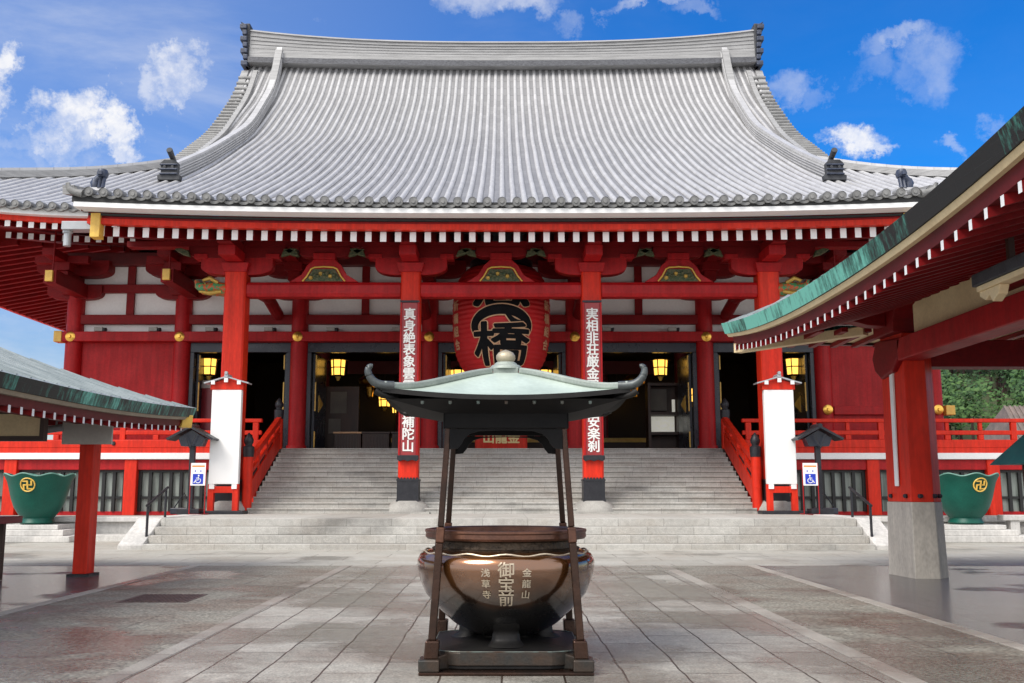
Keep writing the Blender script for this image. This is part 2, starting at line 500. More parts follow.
roof_tile('tile_silver', (0.31, 0.308, 0.312), (0.21, 0.209, 0.214))
roof_tile('tile_silver_side', (0.31, 0.308, 0.312), (0.21, 0.209, 0.214), axis='X')
roof_tile('tile_rib', (0.56, 0.558, 0.565), (0.42, 0.418, 0.425), joint=0.76)
pm('tile_end', (0.24, 0.24, 0.235), (0.16, 0.16, 0.158), 3.0, 0.55, bump=0.3, fine=0.15)
pm('ridge_tile', (0.36, 0.36, 0.36), (0.25, 0.25, 0.25), 2.0, 0.55, stretch=(0.4, 1, 7), bump=0.5, bscale=6, fine=0.12)
pm('ridge_dark', (0.13, 0.135, 0.15), (0.06, 0.06, 0.068), 3.0, 0.6, stretch=(3, 1, 9), bump=0.6, bscale=10, fine=0.25)
pm('copper_pale', (0.34, 0.38, 0.39), (0.22, 0.26, 0.27), 1.5, 0.45, metal=0.1, bump=0.1, fine=0.08, stretch=(1, 2.0, 1))
pm('painted_shadow', (0.03, 0.03, 0.03), None, 3, 0.7)  # near-black strips that paint the shadow in the eave gaps


def paving(name, c1, c2, cm, bw, rh, rot=False, rough=(0.25, 0.55), mortar=0.012, stain=(0.25, 0.18, 0.13), stain_amt=0.35, puddle=0.5, tile_var=1.0, grain=0.10, joint_bump=0.5, off=0.5, streak=False, gscale=55, mottle=0.0):
    """stone slabs with dirty joints, stains, and wet patches whose gloss varies"""
    m = bpy.data.materials.new(name)
    m.use_nodes = True
    t = m.node_tree
    b = t.nodes['Principled BSDF']
    tcn = N(t, 'ShaderNodeTexCoord')
    mp = N(t, 'ShaderNodeMapping')
    if rot:
        mp.inputs['Rotation'].default_value = (0, 0, R(90))
    t.links.new(tcn.outputs['Object'], mp.inputs['Vector'])
    nw = N(t, 'ShaderNodeTexNoise')
    nw.inputs['Scale'].default_value = 1.8
    nw.inputs['Detail'].default_value = 5
    t.links.new(tcn.outputs['Object'], nw.inputs['Vector'])
    wsub = N(t, 'ShaderNodeVectorMath', operation='SUBTRACT')
    t.links.new(nw.outputs['Color'], wsub.inputs[0])
    wsub.inputs[1].default_value = (0.5, 0.5, 0.5)
    wsc = N(t, 'ShaderNodeVectorMath', operation='SCALE')
    wsc.inputs['Scale'].default_value = 0.045
    t.links.new(wsub.outputs[0], wsc.inputs[0])
    wadd = N(t, 'ShaderNodeVectorMath', operation='ADD')
    t.links.new(mp.outputs[0], wadd.inputs[0])
    t.links.new(wsc.outputs[0], wadd.inputs[1])
    br = N(t, 'ShaderNodeTexBrick')
    br.offset = off
    br.inputs['Color1'].default_value = (*c1, 1)
    br.inputs['Color2'].default_value = (*c2, 1)
    br.inputs['Mortar'].default_value = (*cm, 1)
    br.inputs['Scale'].default_value = 1.0
    br.inputs['Mortar Size'].default_value = mortar
    br.inputs['Mortar Smooth'].default_value = 0.3
    br.inputs['Bias'].default_value = 0.0
    br.inputs['Brick Width'].default_value = bw
    br.inputs['Row Height'].default_value = rh
    t.links.new(wadd.outputs[0], br.inputs['Vector'])
    # stains
    ns = N(t, 'ShaderNodeTexNoise')
    ns.inputs['Scale'].default_value = 0.7
    ns.inputs['Detail'].default_value = 9
    ns.inputs['Roughness'].default_value = 0.70
    mst = N(t, 'ShaderNodeMapping')
    mst.inputs['Scale'].default_value = (0.75, 1.2, 1) if streak else (1, 1, 1)
    t.links.new(tcn.outputs['Object'], mst.inputs['Vector'])
    t.links.new(mst.outputs[0], ns.inputs['Vector'])
    ms = N(t, 'ShaderNodeMapRange')
    ms.inputs[1].default_value = 0.45
    ms.inputs[2].default_value = 0.75
    ms.inputs[3].default_value = 0
    ms.inputs[4].default_value = stain_amt
    t.links.new(ns.outputs['Fac'], ms.inputs[0])
    mx = N(t, 'ShaderNodeMix', data_type='RGBA')
    t.links.new(ms.outputs[0], mx.inputs['Factor'])
    t.links.new(br.outputs['Color'], mx.inputs['A'])
    mx.inputs['B'].default_value = (*stain, 1)
    # grain
    ng = N(t, 'ShaderNodeTexNoise')
    ng.inputs['Scale'].default_value = gscale
    ng.inputs['Detail'].default_value = 4
    t.links.new(tcn.outputs['Object'], ng.inputs['Vector'])
    mg = N(t, 'ShaderNodeMapRange')
    mg.inputs[1].default_value = 0.3
    mg.inputs[2].default_value = 0.7
    mg.inputs[3].default_value = 1 - grain
    mg.inputs[4].default_value = 1 + grain
    t.links.new(ng.outputs['Fac'], mg.inputs[0])
    nm_ = N(t, 'ShaderNodeTexNoise')
    nm_.inputs['Scale'].default_value = 9
    nm_.inputs['Detail'].default_value = 8
    nm_.inputs['Roughness'].default_value = 0.72
    t.links.new(tcn.outputs['Object'], nm_.inputs['Vector'])
    mm_ = N(t, 'ShaderNodeMapRange')
    mm_.inputs[1].default_value = 0.3
    mm_.inputs[2].default_value = 0.7
    mm_.inputs[3].default_value = 1 - mottle
    mm_.inputs[4].default_value = 1 + mottle
    t.links.new(nm_.outputs['Fac'], mm_.inputs[0])
    mg2 = N(t, 'ShaderNodeMath', operation='MULTIPLY')
    t.links.new(mg.outputs[0], mg2.inputs[0])
    t.links.new(mm_.outputs[0], mg2.inputs[1])
    sc = N(t, 'ShaderNodeVectorMath', operation='SCALE')
    t.links.new(mx.outputs['Result'], sc.inputs[0])
    t.links.new(mg2.outputs[0], sc.inputs['Scale'])
    # wetness
    npd = N(t, 'ShaderNodeTexNoise')
    npd.inputs['Scale'].default_value = 0.42
    npd.inputs['Detail'].default_value = 6
    npd.inputs['Roughness'].default_value = 0.55
    t.links.new(tcn.outputs['Object'], npd.inputs['Vector'])
    mw = N(t, 'ShaderNodeMapRange')
    mw.inputs[1].default_value = 0.64 - 0.3 * puddle
    mw.inputs[2].default_value = 0.74 - 0.3 * puddle
    t.links.new(npd.outputs['Fac'], mw.inputs[0])
    rr = N(t, 'ShaderNodeMapRange')
    rr.inputs[3].default_value = rough[1]
    rr.inputs[4].default_value = rough[0]
    t.links.new(mw.outputs[0], rr.inputs[0])
    t.links.new(rr.outputs[0], b.inputs['Roughness'])
    wd = N(t, 'ShaderNodeMapRange')
    wd.inputs[3].default_value = 1.0
    wd.inputs[4].default_value = 0.60
    t.links.new(mw.outputs[0], wd.inputs[0])
    sc2 = N(t, 'ShaderNodeVectorMath', operation='SCALE')
    t.links.new(sc.outputs[0], sc2.inputs[0])
    t.links.new(wd.outputs[0], sc2.inputs['Scale'])
    t.links.new(sc2.outputs[0], b.inputs['Base Color'])
    hb = N(t, 'ShaderNodeMath', operation='MULTIPLY_ADD')
    t.links.new(br.outputs['Fac'], hb.inputs[0])
    hb.inputs[1].default_value = -1.0
    t.links.new(ng.outputs['Fac'], hb.inputs[2])
    bp = N(t, 'ShaderNodeBump')
    bp.inputs['Strength'].default_value = joint_bump
    bp.inputs['Distance'].default_value = 0.012
    t.links.new(hb.outputs[0], bp.inputs['Height'])
    t.links.new(bp.outputs[0], b.inputs['Normal'])
    M[name] = m


paving('walk_slabs', (0.405, 0.390, 0.350), (0.290, 0.277, 0.245), (0.060, 0.048, 0.038), 0.92, 0.433, rot=True, mortar=0.0085, stain=(0.17, 0.115, 0.085), stain_amt=0.65, puddle=0.66, grain=0.30, rough=(0.12, 0.48), streak=True, mottle=0.22)
paving('aggregate', (0.255, 0.243, 0.205), (0.232, 0.22, 0.186), (0.07, 0.065, 0.055), 3.6, 2.7, mortar=0.006, stain=(0.13, 0.070, 0.045), stain_amt=0.85, puddle=0.55, grain=0.55, rough=(0.16, 0.65), streak=True, gscale=30, joint_bump=0.9, mottle=0.30)
paving('edge_slabs', (0.35, 0.33, 0.295), (0.28, 0.26, 0.23), (0.10, 0.09, 0.08), 0.86, 1.6, rot=True, mortar=0.008, stain=(0.17, 0.105, 0.075), stain_amt=0.7, puddle=0.5, grain=0.2, streak=True)
paving('wet_slabs', (0.15, 0.145, 0.15), (0.105, 0.102, 0.108), (0.05, 0.046, 0.048), 0.6, 0.6, mortar=0.012, stain=(0.06, 0.038, 0.036), stain_amt=0.4, puddle=0.9, rough=(0.05, 0.34), grain=0.15, joint_bump=1.0, mottle=0.30)
paving('front_slabs', (0.43, 0.418, 0.378), (0.36, 0.35, 0.312), (0.16, 0.15, 0.13), 1.5, 0.9, mortar=0.010, stain=(0.26, 0.21, 0.16), stain_amt=0.5, puddle=0.35, grain=0.16, joint_bump=0.3, rough=(0.35, 0.75), mottle=0.15)
paving('kerb_stone', (0.42, 0.395, 0.35), (0.33, 0.31, 0.275), (0.10, 0.09, 0.08), 1.6, 1.6, rot=True, mortar=0.008, stain=(0.24, 0.17, 0.13), stain_amt=0.5, puddle=0.5, grain=0.12)
paving('step_stone', (0.46, 0.45, 0.42), (0.37, 0.36, 0.335), (0.25, 0.245, 0.225), 1.05, 40.0, mortar=0.007, stain=(0.27, 0.22, 0.17), stain_amt=0.55, puddle=0.2, grain=0.18, rough=(0.4, 0.75), mottle=0.16)
paving('far_ground', (0.30, 0.29, 0.27), (0.26, 0.25, 0.23), (0.12, 0.11, 0.1), 2.0, 2.0, mortar=0.01, puddle=0.3)


def lacquer_bowl():
    """polished brown-gold bronze, darker and bluer towards the bottom"""
    m = bpy.data.materials.new('bowl_bronze')
    m.use_nodes = True
    t = m.node_tree
    b = t.nodes['Principled BSDF']
    tcn = N(t, 'ShaderNodeTexCoord')
    nz = N(t, 'ShaderNodeTexNoise')
    nz.inputs['Scale'].default_value = 5
    nz.inputs['Detail'].default_value = 7
    t.links.new(tcn.outputs['Object'], nz.inputs['Vector'])
    sx = N(t, 'ShaderNodeSeparateXYZ')
    t.links.new(tcn.outputs['Object'], sx.inputs[0])
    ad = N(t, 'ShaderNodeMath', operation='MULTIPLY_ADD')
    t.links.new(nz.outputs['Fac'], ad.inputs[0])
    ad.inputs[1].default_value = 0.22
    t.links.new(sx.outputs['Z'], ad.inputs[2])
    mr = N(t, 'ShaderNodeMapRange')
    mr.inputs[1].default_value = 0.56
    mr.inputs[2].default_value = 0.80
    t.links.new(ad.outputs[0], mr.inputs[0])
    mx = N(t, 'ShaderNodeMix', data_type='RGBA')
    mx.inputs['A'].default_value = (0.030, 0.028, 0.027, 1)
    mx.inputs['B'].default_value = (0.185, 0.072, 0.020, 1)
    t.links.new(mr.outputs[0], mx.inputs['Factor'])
    t.links.new(mx.outputs['Result'], b.inputs['Base Color'])
    b.inputs['Metallic'].default_value = 0.85
    b.inputs['Coat Weight'].default_value = 1.0
    b.inputs['Coat IOR'].default_value = 1.8
    b.inputs['Coat Roughness'].default_value = 0.10
    rr = N(t, 'ShaderNodeMapRange')
    rr.inputs[1].default_value = 0.3
    rr.inputs[2].default_value = 0.7
    rr.inputs[3].default_value = 0.20
    rr.inputs[4].default_value = 0.36
    t.links.new(nz.outputs['Fac'], rr.inputs[0])
    t.links.new(rr.outputs[0], b.inputs['Roughness'])
    bp = N(t, 'ShaderNodeBump')
    bp.inputs['Strength'].default_value = 0.08
    t.links.new(nz.outputs['Fac'], bp.inputs['Height'])
    t.links.new(bp.outputs[0], b.inputs['Normal'])
    M['bowl_bronze'] = m


lacquer_bowl()


def ribbed_paper():
    t = M['lantern_red'].node_tree
    b = t.nodes['Principled BSDF']
    tcn = N(t, 'ShaderNodeTexCoord')
    wv = N(t, 'ShaderNodeTexWave', bands_direction='Z', wave_profile='SIN')
    wv.inputs['Scale'].default_value = 2.2
    t.links.new(tcn.outputs['Object'], wv.inputs['Vector'])
    bp = N(t, 'ShaderNodeBump')
    bp.inputs['Strength'].default_value = 0.5
    bp.inputs['Distance'].default_value = 0.03
    t.links.new(wv.outputs['Fac'], bp.inputs['Height'])
    t.links.new(bp.outputs[0], b.inputs['Normal'])


ribbed_paper()

# ---------------------------------------------------------------- builders


class MB:
    def __init__(self):
        self.v, self.f, self.m, self.names = [], [], [], []

    def mi(self, name):
        if name not in self.names:
            self.names.append(name)
        return self.names.index(name)

    def poly(self, pts, faces, mat):
        o = len(self.v)
        self.v += [tuple(p) for p in pts]
        k = self.mi(mat)
        for fc in faces:
            self.f.append([o + i for i in fc])
            self.m.append(k)
        return self

    def hexa(self, p, mat, caps=None):
        """8 corners: bottom 0-3 ccw, top 4-7; caps = {face index: material}"""
        fs = [(3, 2, 1, 0), (4, 5, 6, 7), (0, 1, 5, 4), (1, 2, 6, 5), (2, 3, 7, 6), (3, 0, 4, 7)]
        o = len(self.v)
        self.v += [tuple(q) for q in p]
        for i, fc in enumerate(fs):
            self.f.append([o + j for j in fc])
            self.m.append(self.mi((caps or {}).get(i, mat)))
        return self

    def box(self, x0, x1, y0, y1, z0, z1, mat, caps=None):
        return self.hexa([(x0, y0, z0), (x1, y0, z0), (x1, y1, z0), (x0, y1, z0), (x0, y0, z1), (x1, y0, z1), (x1, y1, z1), (x0, y1, z1)], mat, caps)

    def cyl(self, p0, p1, r0, r1, mat, n=20, cap=True, capmat=None):
        p0, p1 = Vector(p0), Vector(p1)
        q = (p1 - p0).to_track_quat('Z', 'Y')
        pts = []
        for p, r in ((p0, r0), (p1, r1)):
            for i in range(n):
                a = 2 * math.pi * i / n
                pts.append(p + q @ Vector((r * math.cos(a), r * math.sin(a), 0)))
        fs = [(i, (i + 1) % n, n + (i + 1) % n, n + i) for i in range(n)]
        self.poly(pts, fs, mat)
        if cap:
            o = len(self.v) - 2 * n
            k = self.mi(capmat or mat)
            self.f.append([o + i for i in range(n)][::-1])
            self.m.append(k)
            self.f.append([o + n + i for i in range(n)])
            self.m.append(k)
        return self

    def lathe(self, prof, cx, cy, mat, n=40, wob=None):
        pts = []
        for j, (r, z) in enumerate(prof):
            for i in range(n):
                a = 2 * math.pi * i / n
                rr, zz = (r, z) if wob is None else wob(r, z, a, j)
                pts.append((cx + rr * math.cos(a), cy + rr * math.sin(a), zz))
        fs = []
        for j in range(len(prof) - 1):
            for i in range(n):
                i2 = (i + 1) % n
                fs.append((j * n + i, j * n + i2, (j + 1) * n + i2, (j + 1) * n + i))
        return self.poly(pts, fs, mat)

    def grid(self, fn, nu, nv, mat, flip=False):
        pts = [fn(i / nu, j / nv) for j in range(nv + 1) for i in range(nu + 1)]
        fs = []
        for j in range(nv):
            for i in range(nu):
                a = j * (nu + 1) + i
                q = (a, a + 1, a + nu + 2, a + nu + 1)
                fs.append(q[::-1] if flip else q)
        return self.poly(pts, fs, mat)

    def prism(self, pts2, d0, d1, mat, axis='y', edge=None):
        """polygon in (x,z) for axis y, (y,z) for axis x, (x,y) for axis z"""
        n = len(pts2)

        def P(a, b, d):
            return (a, d, b) if axis == 'y' else ((d, a, b) if axis == 'x' else (a, b, d))
        pts = [P(a, b, d0) for a, b in pts2] + [P(a, b, d1) for a, b in pts2]
        self.poly(pts, [tuple(range(n)), tuple(range(2 * n - 1, n - 1, -1))], mat)
        o = len(self.v) - 2 * n
        k = self.mi(edge or mat)
        for i in range(n):
            self.f.append([o + i, o + n + i, o + n + (i + 1) % n, o + (i + 1) % n])
            self.m.append(k)
        return self

    def tube(self, path, r, mat, n=8, closed=False):
        path = [Vector(p) for p in path]
        L = len(path)
        pts = []
        for i, p in enumerate(path):
            if closed:
                d = path[(i + 1) % L] - path[i - 1]
            else:
                d = path[min(i + 1, L - 1)] - path[max(i - 1, 0)]
            d.normalize()
            up = Vector((0, 0, 1)) if abs(d.z) < 0.9 else Vector((0, 1, 0))
            s = d.cross(up).normalized()
            w = s.cross(d)
            rr = r[i] if isinstance(r, (list, tuple)) else r
            for k in range(n):
                a = 2 * math.pi * k / n
                pts.append(p + (s * math.cos(a) + w * math.sin(a)) * rr)
        fs = []
        for i in range(L if closed else L - 1):
            j = (i + 1) % L
            for k in range(n):
                fs.append((i * n + k, i * n + (k + 1) % n, j * n + (k + 1) % n, j * n + k))
        if not closed:
            fs.append(tuple(range(n))[::-1])
            fs.append(tuple((L - 1) * n + k for k in range(n)))
        return self.poly(pts, fs, mat)

    def beam(self, path, w, h, mat, up=Vector((0, 0, 1))):
        """rectangular section swept along a path (w across, h tall, path at centre)"""
        path = [Vector(p) for p in path]
        L = len(path)
        pts = []
        for i, p in enumerate(path):
            d = (path[min(i + 1, L - 1)] - path[max(i - 1, 0)]).normalized()
            s = d.cross(up).normalized()
            u = s.cross(d).normalized()
            ww = w[i] if isinstance(w, (list, tuple)) else w
            hh = h[i] if isinstance(h, (list, tuple)) else h
            for a, b in ((-1, -1), (1, -1), (1, 1), (-1, 1)):
                pts.append(p + s * (a * ww / 2) + u * (b * hh / 2))
        fs = []
        for i in range(L - 1):
            for k in range(4):
                fs.append((i * 4 + k, i * 4 + (k + 1) % 4, (i + 1) * 4 + (k + 1) % 4, (i + 1) * 4 + k))
        fs += [(3, 2, 1, 0), tuple((L - 1) * 4 + k for k in range(4))]
        return self.poly(pts, fs, mat)

    def build(self, name, parent=None, smooth=None, bevel=0.0, seg=2):
        me = bpy.data.meshes.new(name)
        me.from_pydata(self.v, [], self.f)
        for n_ in self.names:
            me.materials.append(M[n_])
        me.polygons.foreach_set('material_index', self.m)
        me.update()
        bm = bmesh.new()
        bm.from_mesh(me)
        bmesh.ops.recalc_face_normals(bm, faces=bm.faces)
        bm.to_mesh(me)
        bm.free()
        if smooth is not None:
            me.polygons.foreach_set('use_smooth', [True] * len(me.polygons))
            me.set_sharp_from_angle(angle=R(smooth))
        o = bpy.data.objects.new(name, me)
        C.objects.link(o)
        if bevel:
            b = o.modifiers.new('bevel', 'BEVEL')
            b.width = bevel
            b.segments = seg
            b.limit_method = 'ANGLE'
            b.angle_limit = R(40)
            b.harden_normals = False
        if parent is not None:
            o.parent = parent
            if parent.type == 'EMPTY':
                o.matrix_parent_inverse = Matrix.Translation(-Vector(parent.location))
        return o


def tag(o, label, cat, group=None):
    o['label'] = label
    o['category'] = cat
    if group:
        o['group'] = group
    return o


def thing(name, loc, label, cat, group=None):
    o = bpy.data.objects.new(name, None)
    o.empty_display_size = 0.3
    o.location = loc
    C.objects.link(o)
    return tag(o, label, cat, group)


def struct(o, kind='structure'):
    o['kind'] = kind
    return o


def dup(root, loc, label, group=None):
    r = root.copy()
    C.objects.link(r)
    r.location = loc
    r['label'] = label
    if group:
        r['group'] = group
    for ch in list(root.children):
        c = ch.copy()
        C.objects.link(c)
        c.parent = r
        c.matrix_parent_inverse = ch.matrix_parent_inverse.copy()
        for g in list(ch.children):
            d = g.copy()
            C.objects.link(d)
            d.parent = c
            d.matrix_parent_inverse = g.matrix_parent_inverse.copy()
    return r


def text_geo(s, size, vertical=False, extrude=0.0, bold=0.0, cell=None, squash=1.0, sub=None):
    """glyph mesh (verts, tris) in the x-z plane, centred on x=0; rows go down from z=0"""
    V, F = [], []
    cell = cell or size
    chars = list(s) if vertical else [s]
    for i, ch in enumerate(chars):
        c = bpy.data.curves.new('glyph', 'FONT')
        c.body = ch
        c.size = size
        c.extrude = extrude
        c.offset = bold
        c.align_x = 'CENTER'
        c.resolution_u = 4
        o = bpy.data.objects.new('glyph', c)
        C.objects.link(o)
        dg = bpy.context.evaluated_depsgraph_get()
        me = bpy.data.meshes.new_from_object(o.evaluated_get(dg))
        bm = bmesh.new()
        bm.from_mesh(me)
        if sub:
            bmesh.ops.triangulate(bm, faces=bm.faces)
            for _ in range(4):
                es = [e for e in bm.edges if e.calc_length() > sub]
                if not es:
                    break
                bmesh.ops.subdivide_edges(bm, edges=es, cuts=1)
                bmesh.ops.triangulate(bm, faces=bm.faces)
        bm.verts.ensure_lookup_table()
        base = len(V)
        dz = -(i + 1) * cell if vertical else 0.0
        for v in bm.verts:
            V.append(Vector((v.co.x * squash, v.co.z, v.co.y + 0.10 * size + dz)))
        for f_ in bm.faces:
            F.append([base + v.index for v in f_.verts])
        bm.free()
        bpy.data.objects.remove(o)
        bpy.data.curves.remove(c)
        bpy.data.meshes.remove(me)
    return V, F


def add_text(mb, s, size, mat, place, bold=0.0, ring=6, **kw):
    """bold strokes: the same glyph laid several times in a small ring, each a hair in front of the last"""
    V, F = text_geo(s, size, **kw)
    offs = [(0.0, 0.0)]
    if bold:
        offs += [(bold * math.cos(2 * math.pi * k / ring), bold * math.sin(2 * math.pi * k / ring)) for k in range(ring)]
    for k, (a, b) in enumerate(offs):
        mb.poly([place(v + Vector((a, -0.0007 * k, b))) for v in V], F, mat)


def lerp(a, b, t):
    return a + (b - a) * t


def sstep(t):
    t = max(0.0, min(1.0, t))
    return t * t * (3 - 2 * t)


# ---------------------------------------------------------------- ground
g = MB()
g.grid(lambda a, b: (lerp(-700, 700, a), lerp(-200, 1200, b), -0.02), 4, 4, 'far_ground')
struct(g.build('ground'))
g = MB()
g.box(-5.24, -2.78, -3, 17.6, -0.2, -0.002, 'aggregate')
g.box(2.90, 4.26, -3, 17.6, -0.2, -0.002, 'aggregate')
struct(g.build('pavement'))
struct(MB().box(-2.62, 2.72, -3, 17.6, -0.2, 0.004, 'walk_slabs').build('walkway', bevel=0.006))
g = MB()
g.box(-2.775, -2.625, -3, 17.6, -0.2, 0.004, 'edge_slabs')
g.box(2.725, 2.895, -3, 17.6, -0.2, 0.007, 'kerb_stone')
g.box(-5.40, -5.245, -3, 17.6, -0.2, 0.005, 'kerb_stone')
g.box(4.265, 4.42, -3, 17.6, -0.2, 0.005, 'kerb_stone')
struct(g.build('kerb_strip', bevel=0.006))
g = MB()
g.box(-16, -5.405, -3, 17.6, -0.2, -0.001, 'wet_slabs')
g.box(4.425, 18, -3, 17.6, -0.2, -0.001, 'wet_slabs')
struct(g.build('wet_pavement'))
struct(MB().box(-34, 34, 17.605, 40, -0.2, 0.0, 'front_slabs').build('forecourt'))

# drain cover in the aggregate lane
d = thing('drain_cover', (-4.1, 12.35, 0), 'rusty square drain cover set flat in the wet aggregate lane', 'drain cover')
db = MB().box(-4.52, -3.70, 11.9, 12.8, -0.05, 0.003, 'rust_grate')
db.build('frame', d)
db = MB()
for i in range(14):
    x = -4.46 + i * 0.0525
    db.box(x, x + 0.03, 11.96, 12.74, 0.0, 0.010, 'rust_grate')
db.build('grating', d)

# ---------------------------------------------------------------- temple hall
HALL = thing('temple_hall', (0, 34, 0), 'large red temple hall with sweeping silver grey tiled roof and deep entrance canopy', 'temple')
RX, RY0, RYR = 22.6, 29.5, 49.8      # side eave, main front eave, ridge
PROF = [(25.5, 8.85), (29.5, 9.88), (34.5, 12.1), (38.4, 14.1), (41.5, 15.95), (44.0, 17.5), (46.1, 19.2), (48.0, 20.95), (49.8, 23.35)]


def pchip(P):
    xs = [p[0] for p in P]
    ys = [p[1] for p in P]
    n = len(P)
    h = [xs[i + 1] - xs[i] for i in range(n - 1)]
    dl = [(ys[i + 1] - ys[i]) / h[i] for i in range(n - 1)]
    m_ = [dl[0]] + [2 * dl[i - 1] * dl[i] / (dl[i - 1] + dl[i]) for i in range(1, n - 1)] + [dl[-1]]

    def fn(x):
        x = max(xs[0], min(xs[-1], x))
        for i in range(n - 1):
            if x <= xs[i + 1]:
                break
        t = (x - xs[i]) / h[i]
        return ((1 + 2 * t) * (1 - t) ** 2 * ys[i] + t * (1 - t) ** 2 * h[i] * m_[i] + t * t * (3 - 2 * t) * ys[i + 1] + t * t * (t - 1) * h[i] * m_[i + 1])
    return fn


S = pchip(PROF)


def liftc(x):
    return 0.30 * (min(abs(x), 11.9) / 11.3) ** 2.6


def zroof(x, y):
    ax = abs(x)
    z = S(y)
    z += liftc(x) * (1 - sstep((y - 25.5) / 7.0)) if ax < 12 else 0
    if ax >= 12:
        z += 0.55 * sstep((ax - 12.5) / 9.0) * (1 - sstep((y - 34) / 5.0))
    z += 0.22 * (min(ax, 13.7) / 13.7) ** 2 * sstep((y - 38) / 11)
    return z


def y_start(x):
    return 25.5 if abs(x) <= 11.4 else RY0


def y_end(x):
    return RYR if abs(x) <= 13.45 else min(RY0 + (RX - abs(x)), 38.6)


SP = 0.392


FAN = 0.14


def fan(x, y):
    """rows of tiles draw slightly together towards the ridge"""
    return x * (1 - FAN * (y - 25.5) / 24.3)


def front_roof(mb):
    nx = int(RX / SP)
    for i in range(-nx, nx + 1):
        x0 = i * SP
        ya = y_start(x0)
        if abs(x0) > 14.7:            # short rows that begin at the foot of the gable
            yg = 38.45
            while yg < RYR and abs(fan(x0, yg)) > 13.5:
                yg += 0.1
            rows = [(ya, True), (yg, False)]
        else:
            rows = [(ya, True)]
        for ya, low in rows:
            row(mb, x0, ya, low)


def row(mb, x0, ya, low):
    if True:
        yb = ya
        while yb < RYR - 0.01:
            yn = min(yb + 0.1, RYR)
            ax = abs(fan(x0, yn))
            if low and ((ax > RX - (yn - RY0) and yn < 38.6) or (ax > 13.5 and yn >= 38.5)):
                break
            yb = yn
        if yb - ya < 0.3:
            return
        n = max(3, int((yb - ya) / 0.8))
        ys = [lerp(ya, yb, j / n) for j in range(n + 1)]
        # pan strip
        pts, fs = [], []
        for yy in ys:
            for xx in (x0 - SP / 2, x0 + SP / 2):
                xx = fan(xx, yy)
                pts.append((xx, yy, zroof(xx, yy) - 0.04))
        for j in range(n):
            fs.append((2 * j, 2 * j + 1, 2 * j + 3, 2 * j + 2))
        mb.poly(pts, fs, 'tile_silver')
        # round cover tiles, each a hair out of line with the next
        K = 6
        pts, fs = [], []
        for yy in ys:
            x = fan(x0, yy) + rnd.uniform(-0.006, 0.006)
            r = 0.098 * (1 - 0.15 * (yy - 25.5) / 24.3)
            z = zroof(x, yy) - 0.03 + rnd.uniform(-0.006, 0.006)
            for k in range(K + 1):
                a = math.pi * k / K
                pts.append((x + r * math.cos(a), yy, z + r * 1.15 * math.sin(a)))
        for j in range(n):
            for k in range(K):
                a = j * (K + 1) + k
                fs.append((a, a + 1, a + K + 2, a + K + 1))
        mb.poly(pts, fs, 'tile_rib')
        # round end tile with raised rim, and the crescent pan end beside it
        if not low:
            return
        x = fan(x0, ya)
        z = zroof(x, ya) + 0.01
        mb.cyl((x, ya - 0.10, z), (x, ya + 0.3, z + 0.05), 0.118, 0.105, 'tile_end', 18)
        mb.cyl((x, ya - 0.125, z), (x, ya - 0.09, z), 0.125, 0.125, 'tile_end', 18, cap=False)
        mb.cyl((x, ya - 0.118, z), (x, ya - 0.09, z), 0.05, 0.06, 'tile_end', 10)
        xm = x + SP / 2
        if abs(xm) <= 11.4 or abs(x) > 11.4:
            zc = zroof(xm, ya)
            arc = [(xm + 0.17 * math.cos(a), zc - 0.01 + 0.13 * math.sin(a)) for a in [math.pi + math.pi * k / 8 for k in range(9)]]
            arc += [(xm + 0.17, zc + 0.0), (xm + 0.085, zc - 0.05), (xm, zc - 0.065), (xm - 0.085, zc - 0.05)]
            mb.prism(arc, ya - 0.03, ya + 0.2, 'tile_end')


rf = MB()
front_roof(rf)
# rear slope and hipped side slopes
rf.grid(lambda a, b: (lerp(-13.7, 13.7, a), lerp(RYR, 2 * RYR - 38.4, b), S(RYR - b * (RYR - 38.4))), 20, 16, 'tile_silver', True)
rf.grid(lambda a, b: (lerp(-1, 1, a) * lerp(13.7, RX, b), lerp(2 * RYR - 38.4, 2 * RYR - RY0, b), S(lerp(38.4, RY0, b))), 20, 10, 'tile_silver', True)
for s in (-1, 1):
    rf.grid(lambda a, b: (s * lerp(13.7, RX, b), lerp(lerp(38.4, RY0, b), lerp(2 * RYR - 38.4, 2 * RYR - RY0, b), a), S(lerp(38.4, RY0, b)) + 0.7 * b * b * abs(2 * a - 1) ** 3), 30, 10, 'tile_silver_side', s > 0)
    # gable wall
    pts = [(s * 13.2, y, S(y if y <= RYR else 2 * RYR - y) - 0.15) for y in [38.4 + i * (2 * (RYR - 38.4)) / 24 for i in range(25)]]
    rf.poly(pts, [tuple(range(25))], 'shaded_red')
    for k in range(70):
        y = 29.8 + k * 0.58
        t0 = max(0.0, 38.4 - y, y - (2 * RYR - 38.4)) / 8.9
        n = 6
        pts = []
        for j in range(n + 1):
            b_ = lerp(min(t0, 1), 1, j / n)
            yl = lerp(38.4, RY0, b_)
            for q in range(4):
                a_ = math.pi * q / 3
                pts.append((s * lerp(13.7, RX, b_), y + 0.09 * math.cos(a_), S(yl) + 0.7 * b_ * b_ * abs(2 * (y - yl) / max(0.1, 2 * (RYR - yl)) - 1) ** 3 + 0.1 * math.sin(a_)))
        if t0 < 0.95:
            rf.poly(pts, [(j * 4 + q, j * 4 + q + 1, j * 4 + q + 5, j * 4 + q + 4) for j in range(n) for q in range(3)], 'tile_rib')
roof = rf.build('roof', HALL, smooth=40)

# main ridge, rising to both ends
rb = MB()
NS = 40


def ridge_sec(x):
    t = abs(x) / 13.7
    z0 = 23.30 + 0.22 * t * t
    z1 = 24.80 + 0.72 * t ** 2.6
    return z0, z1


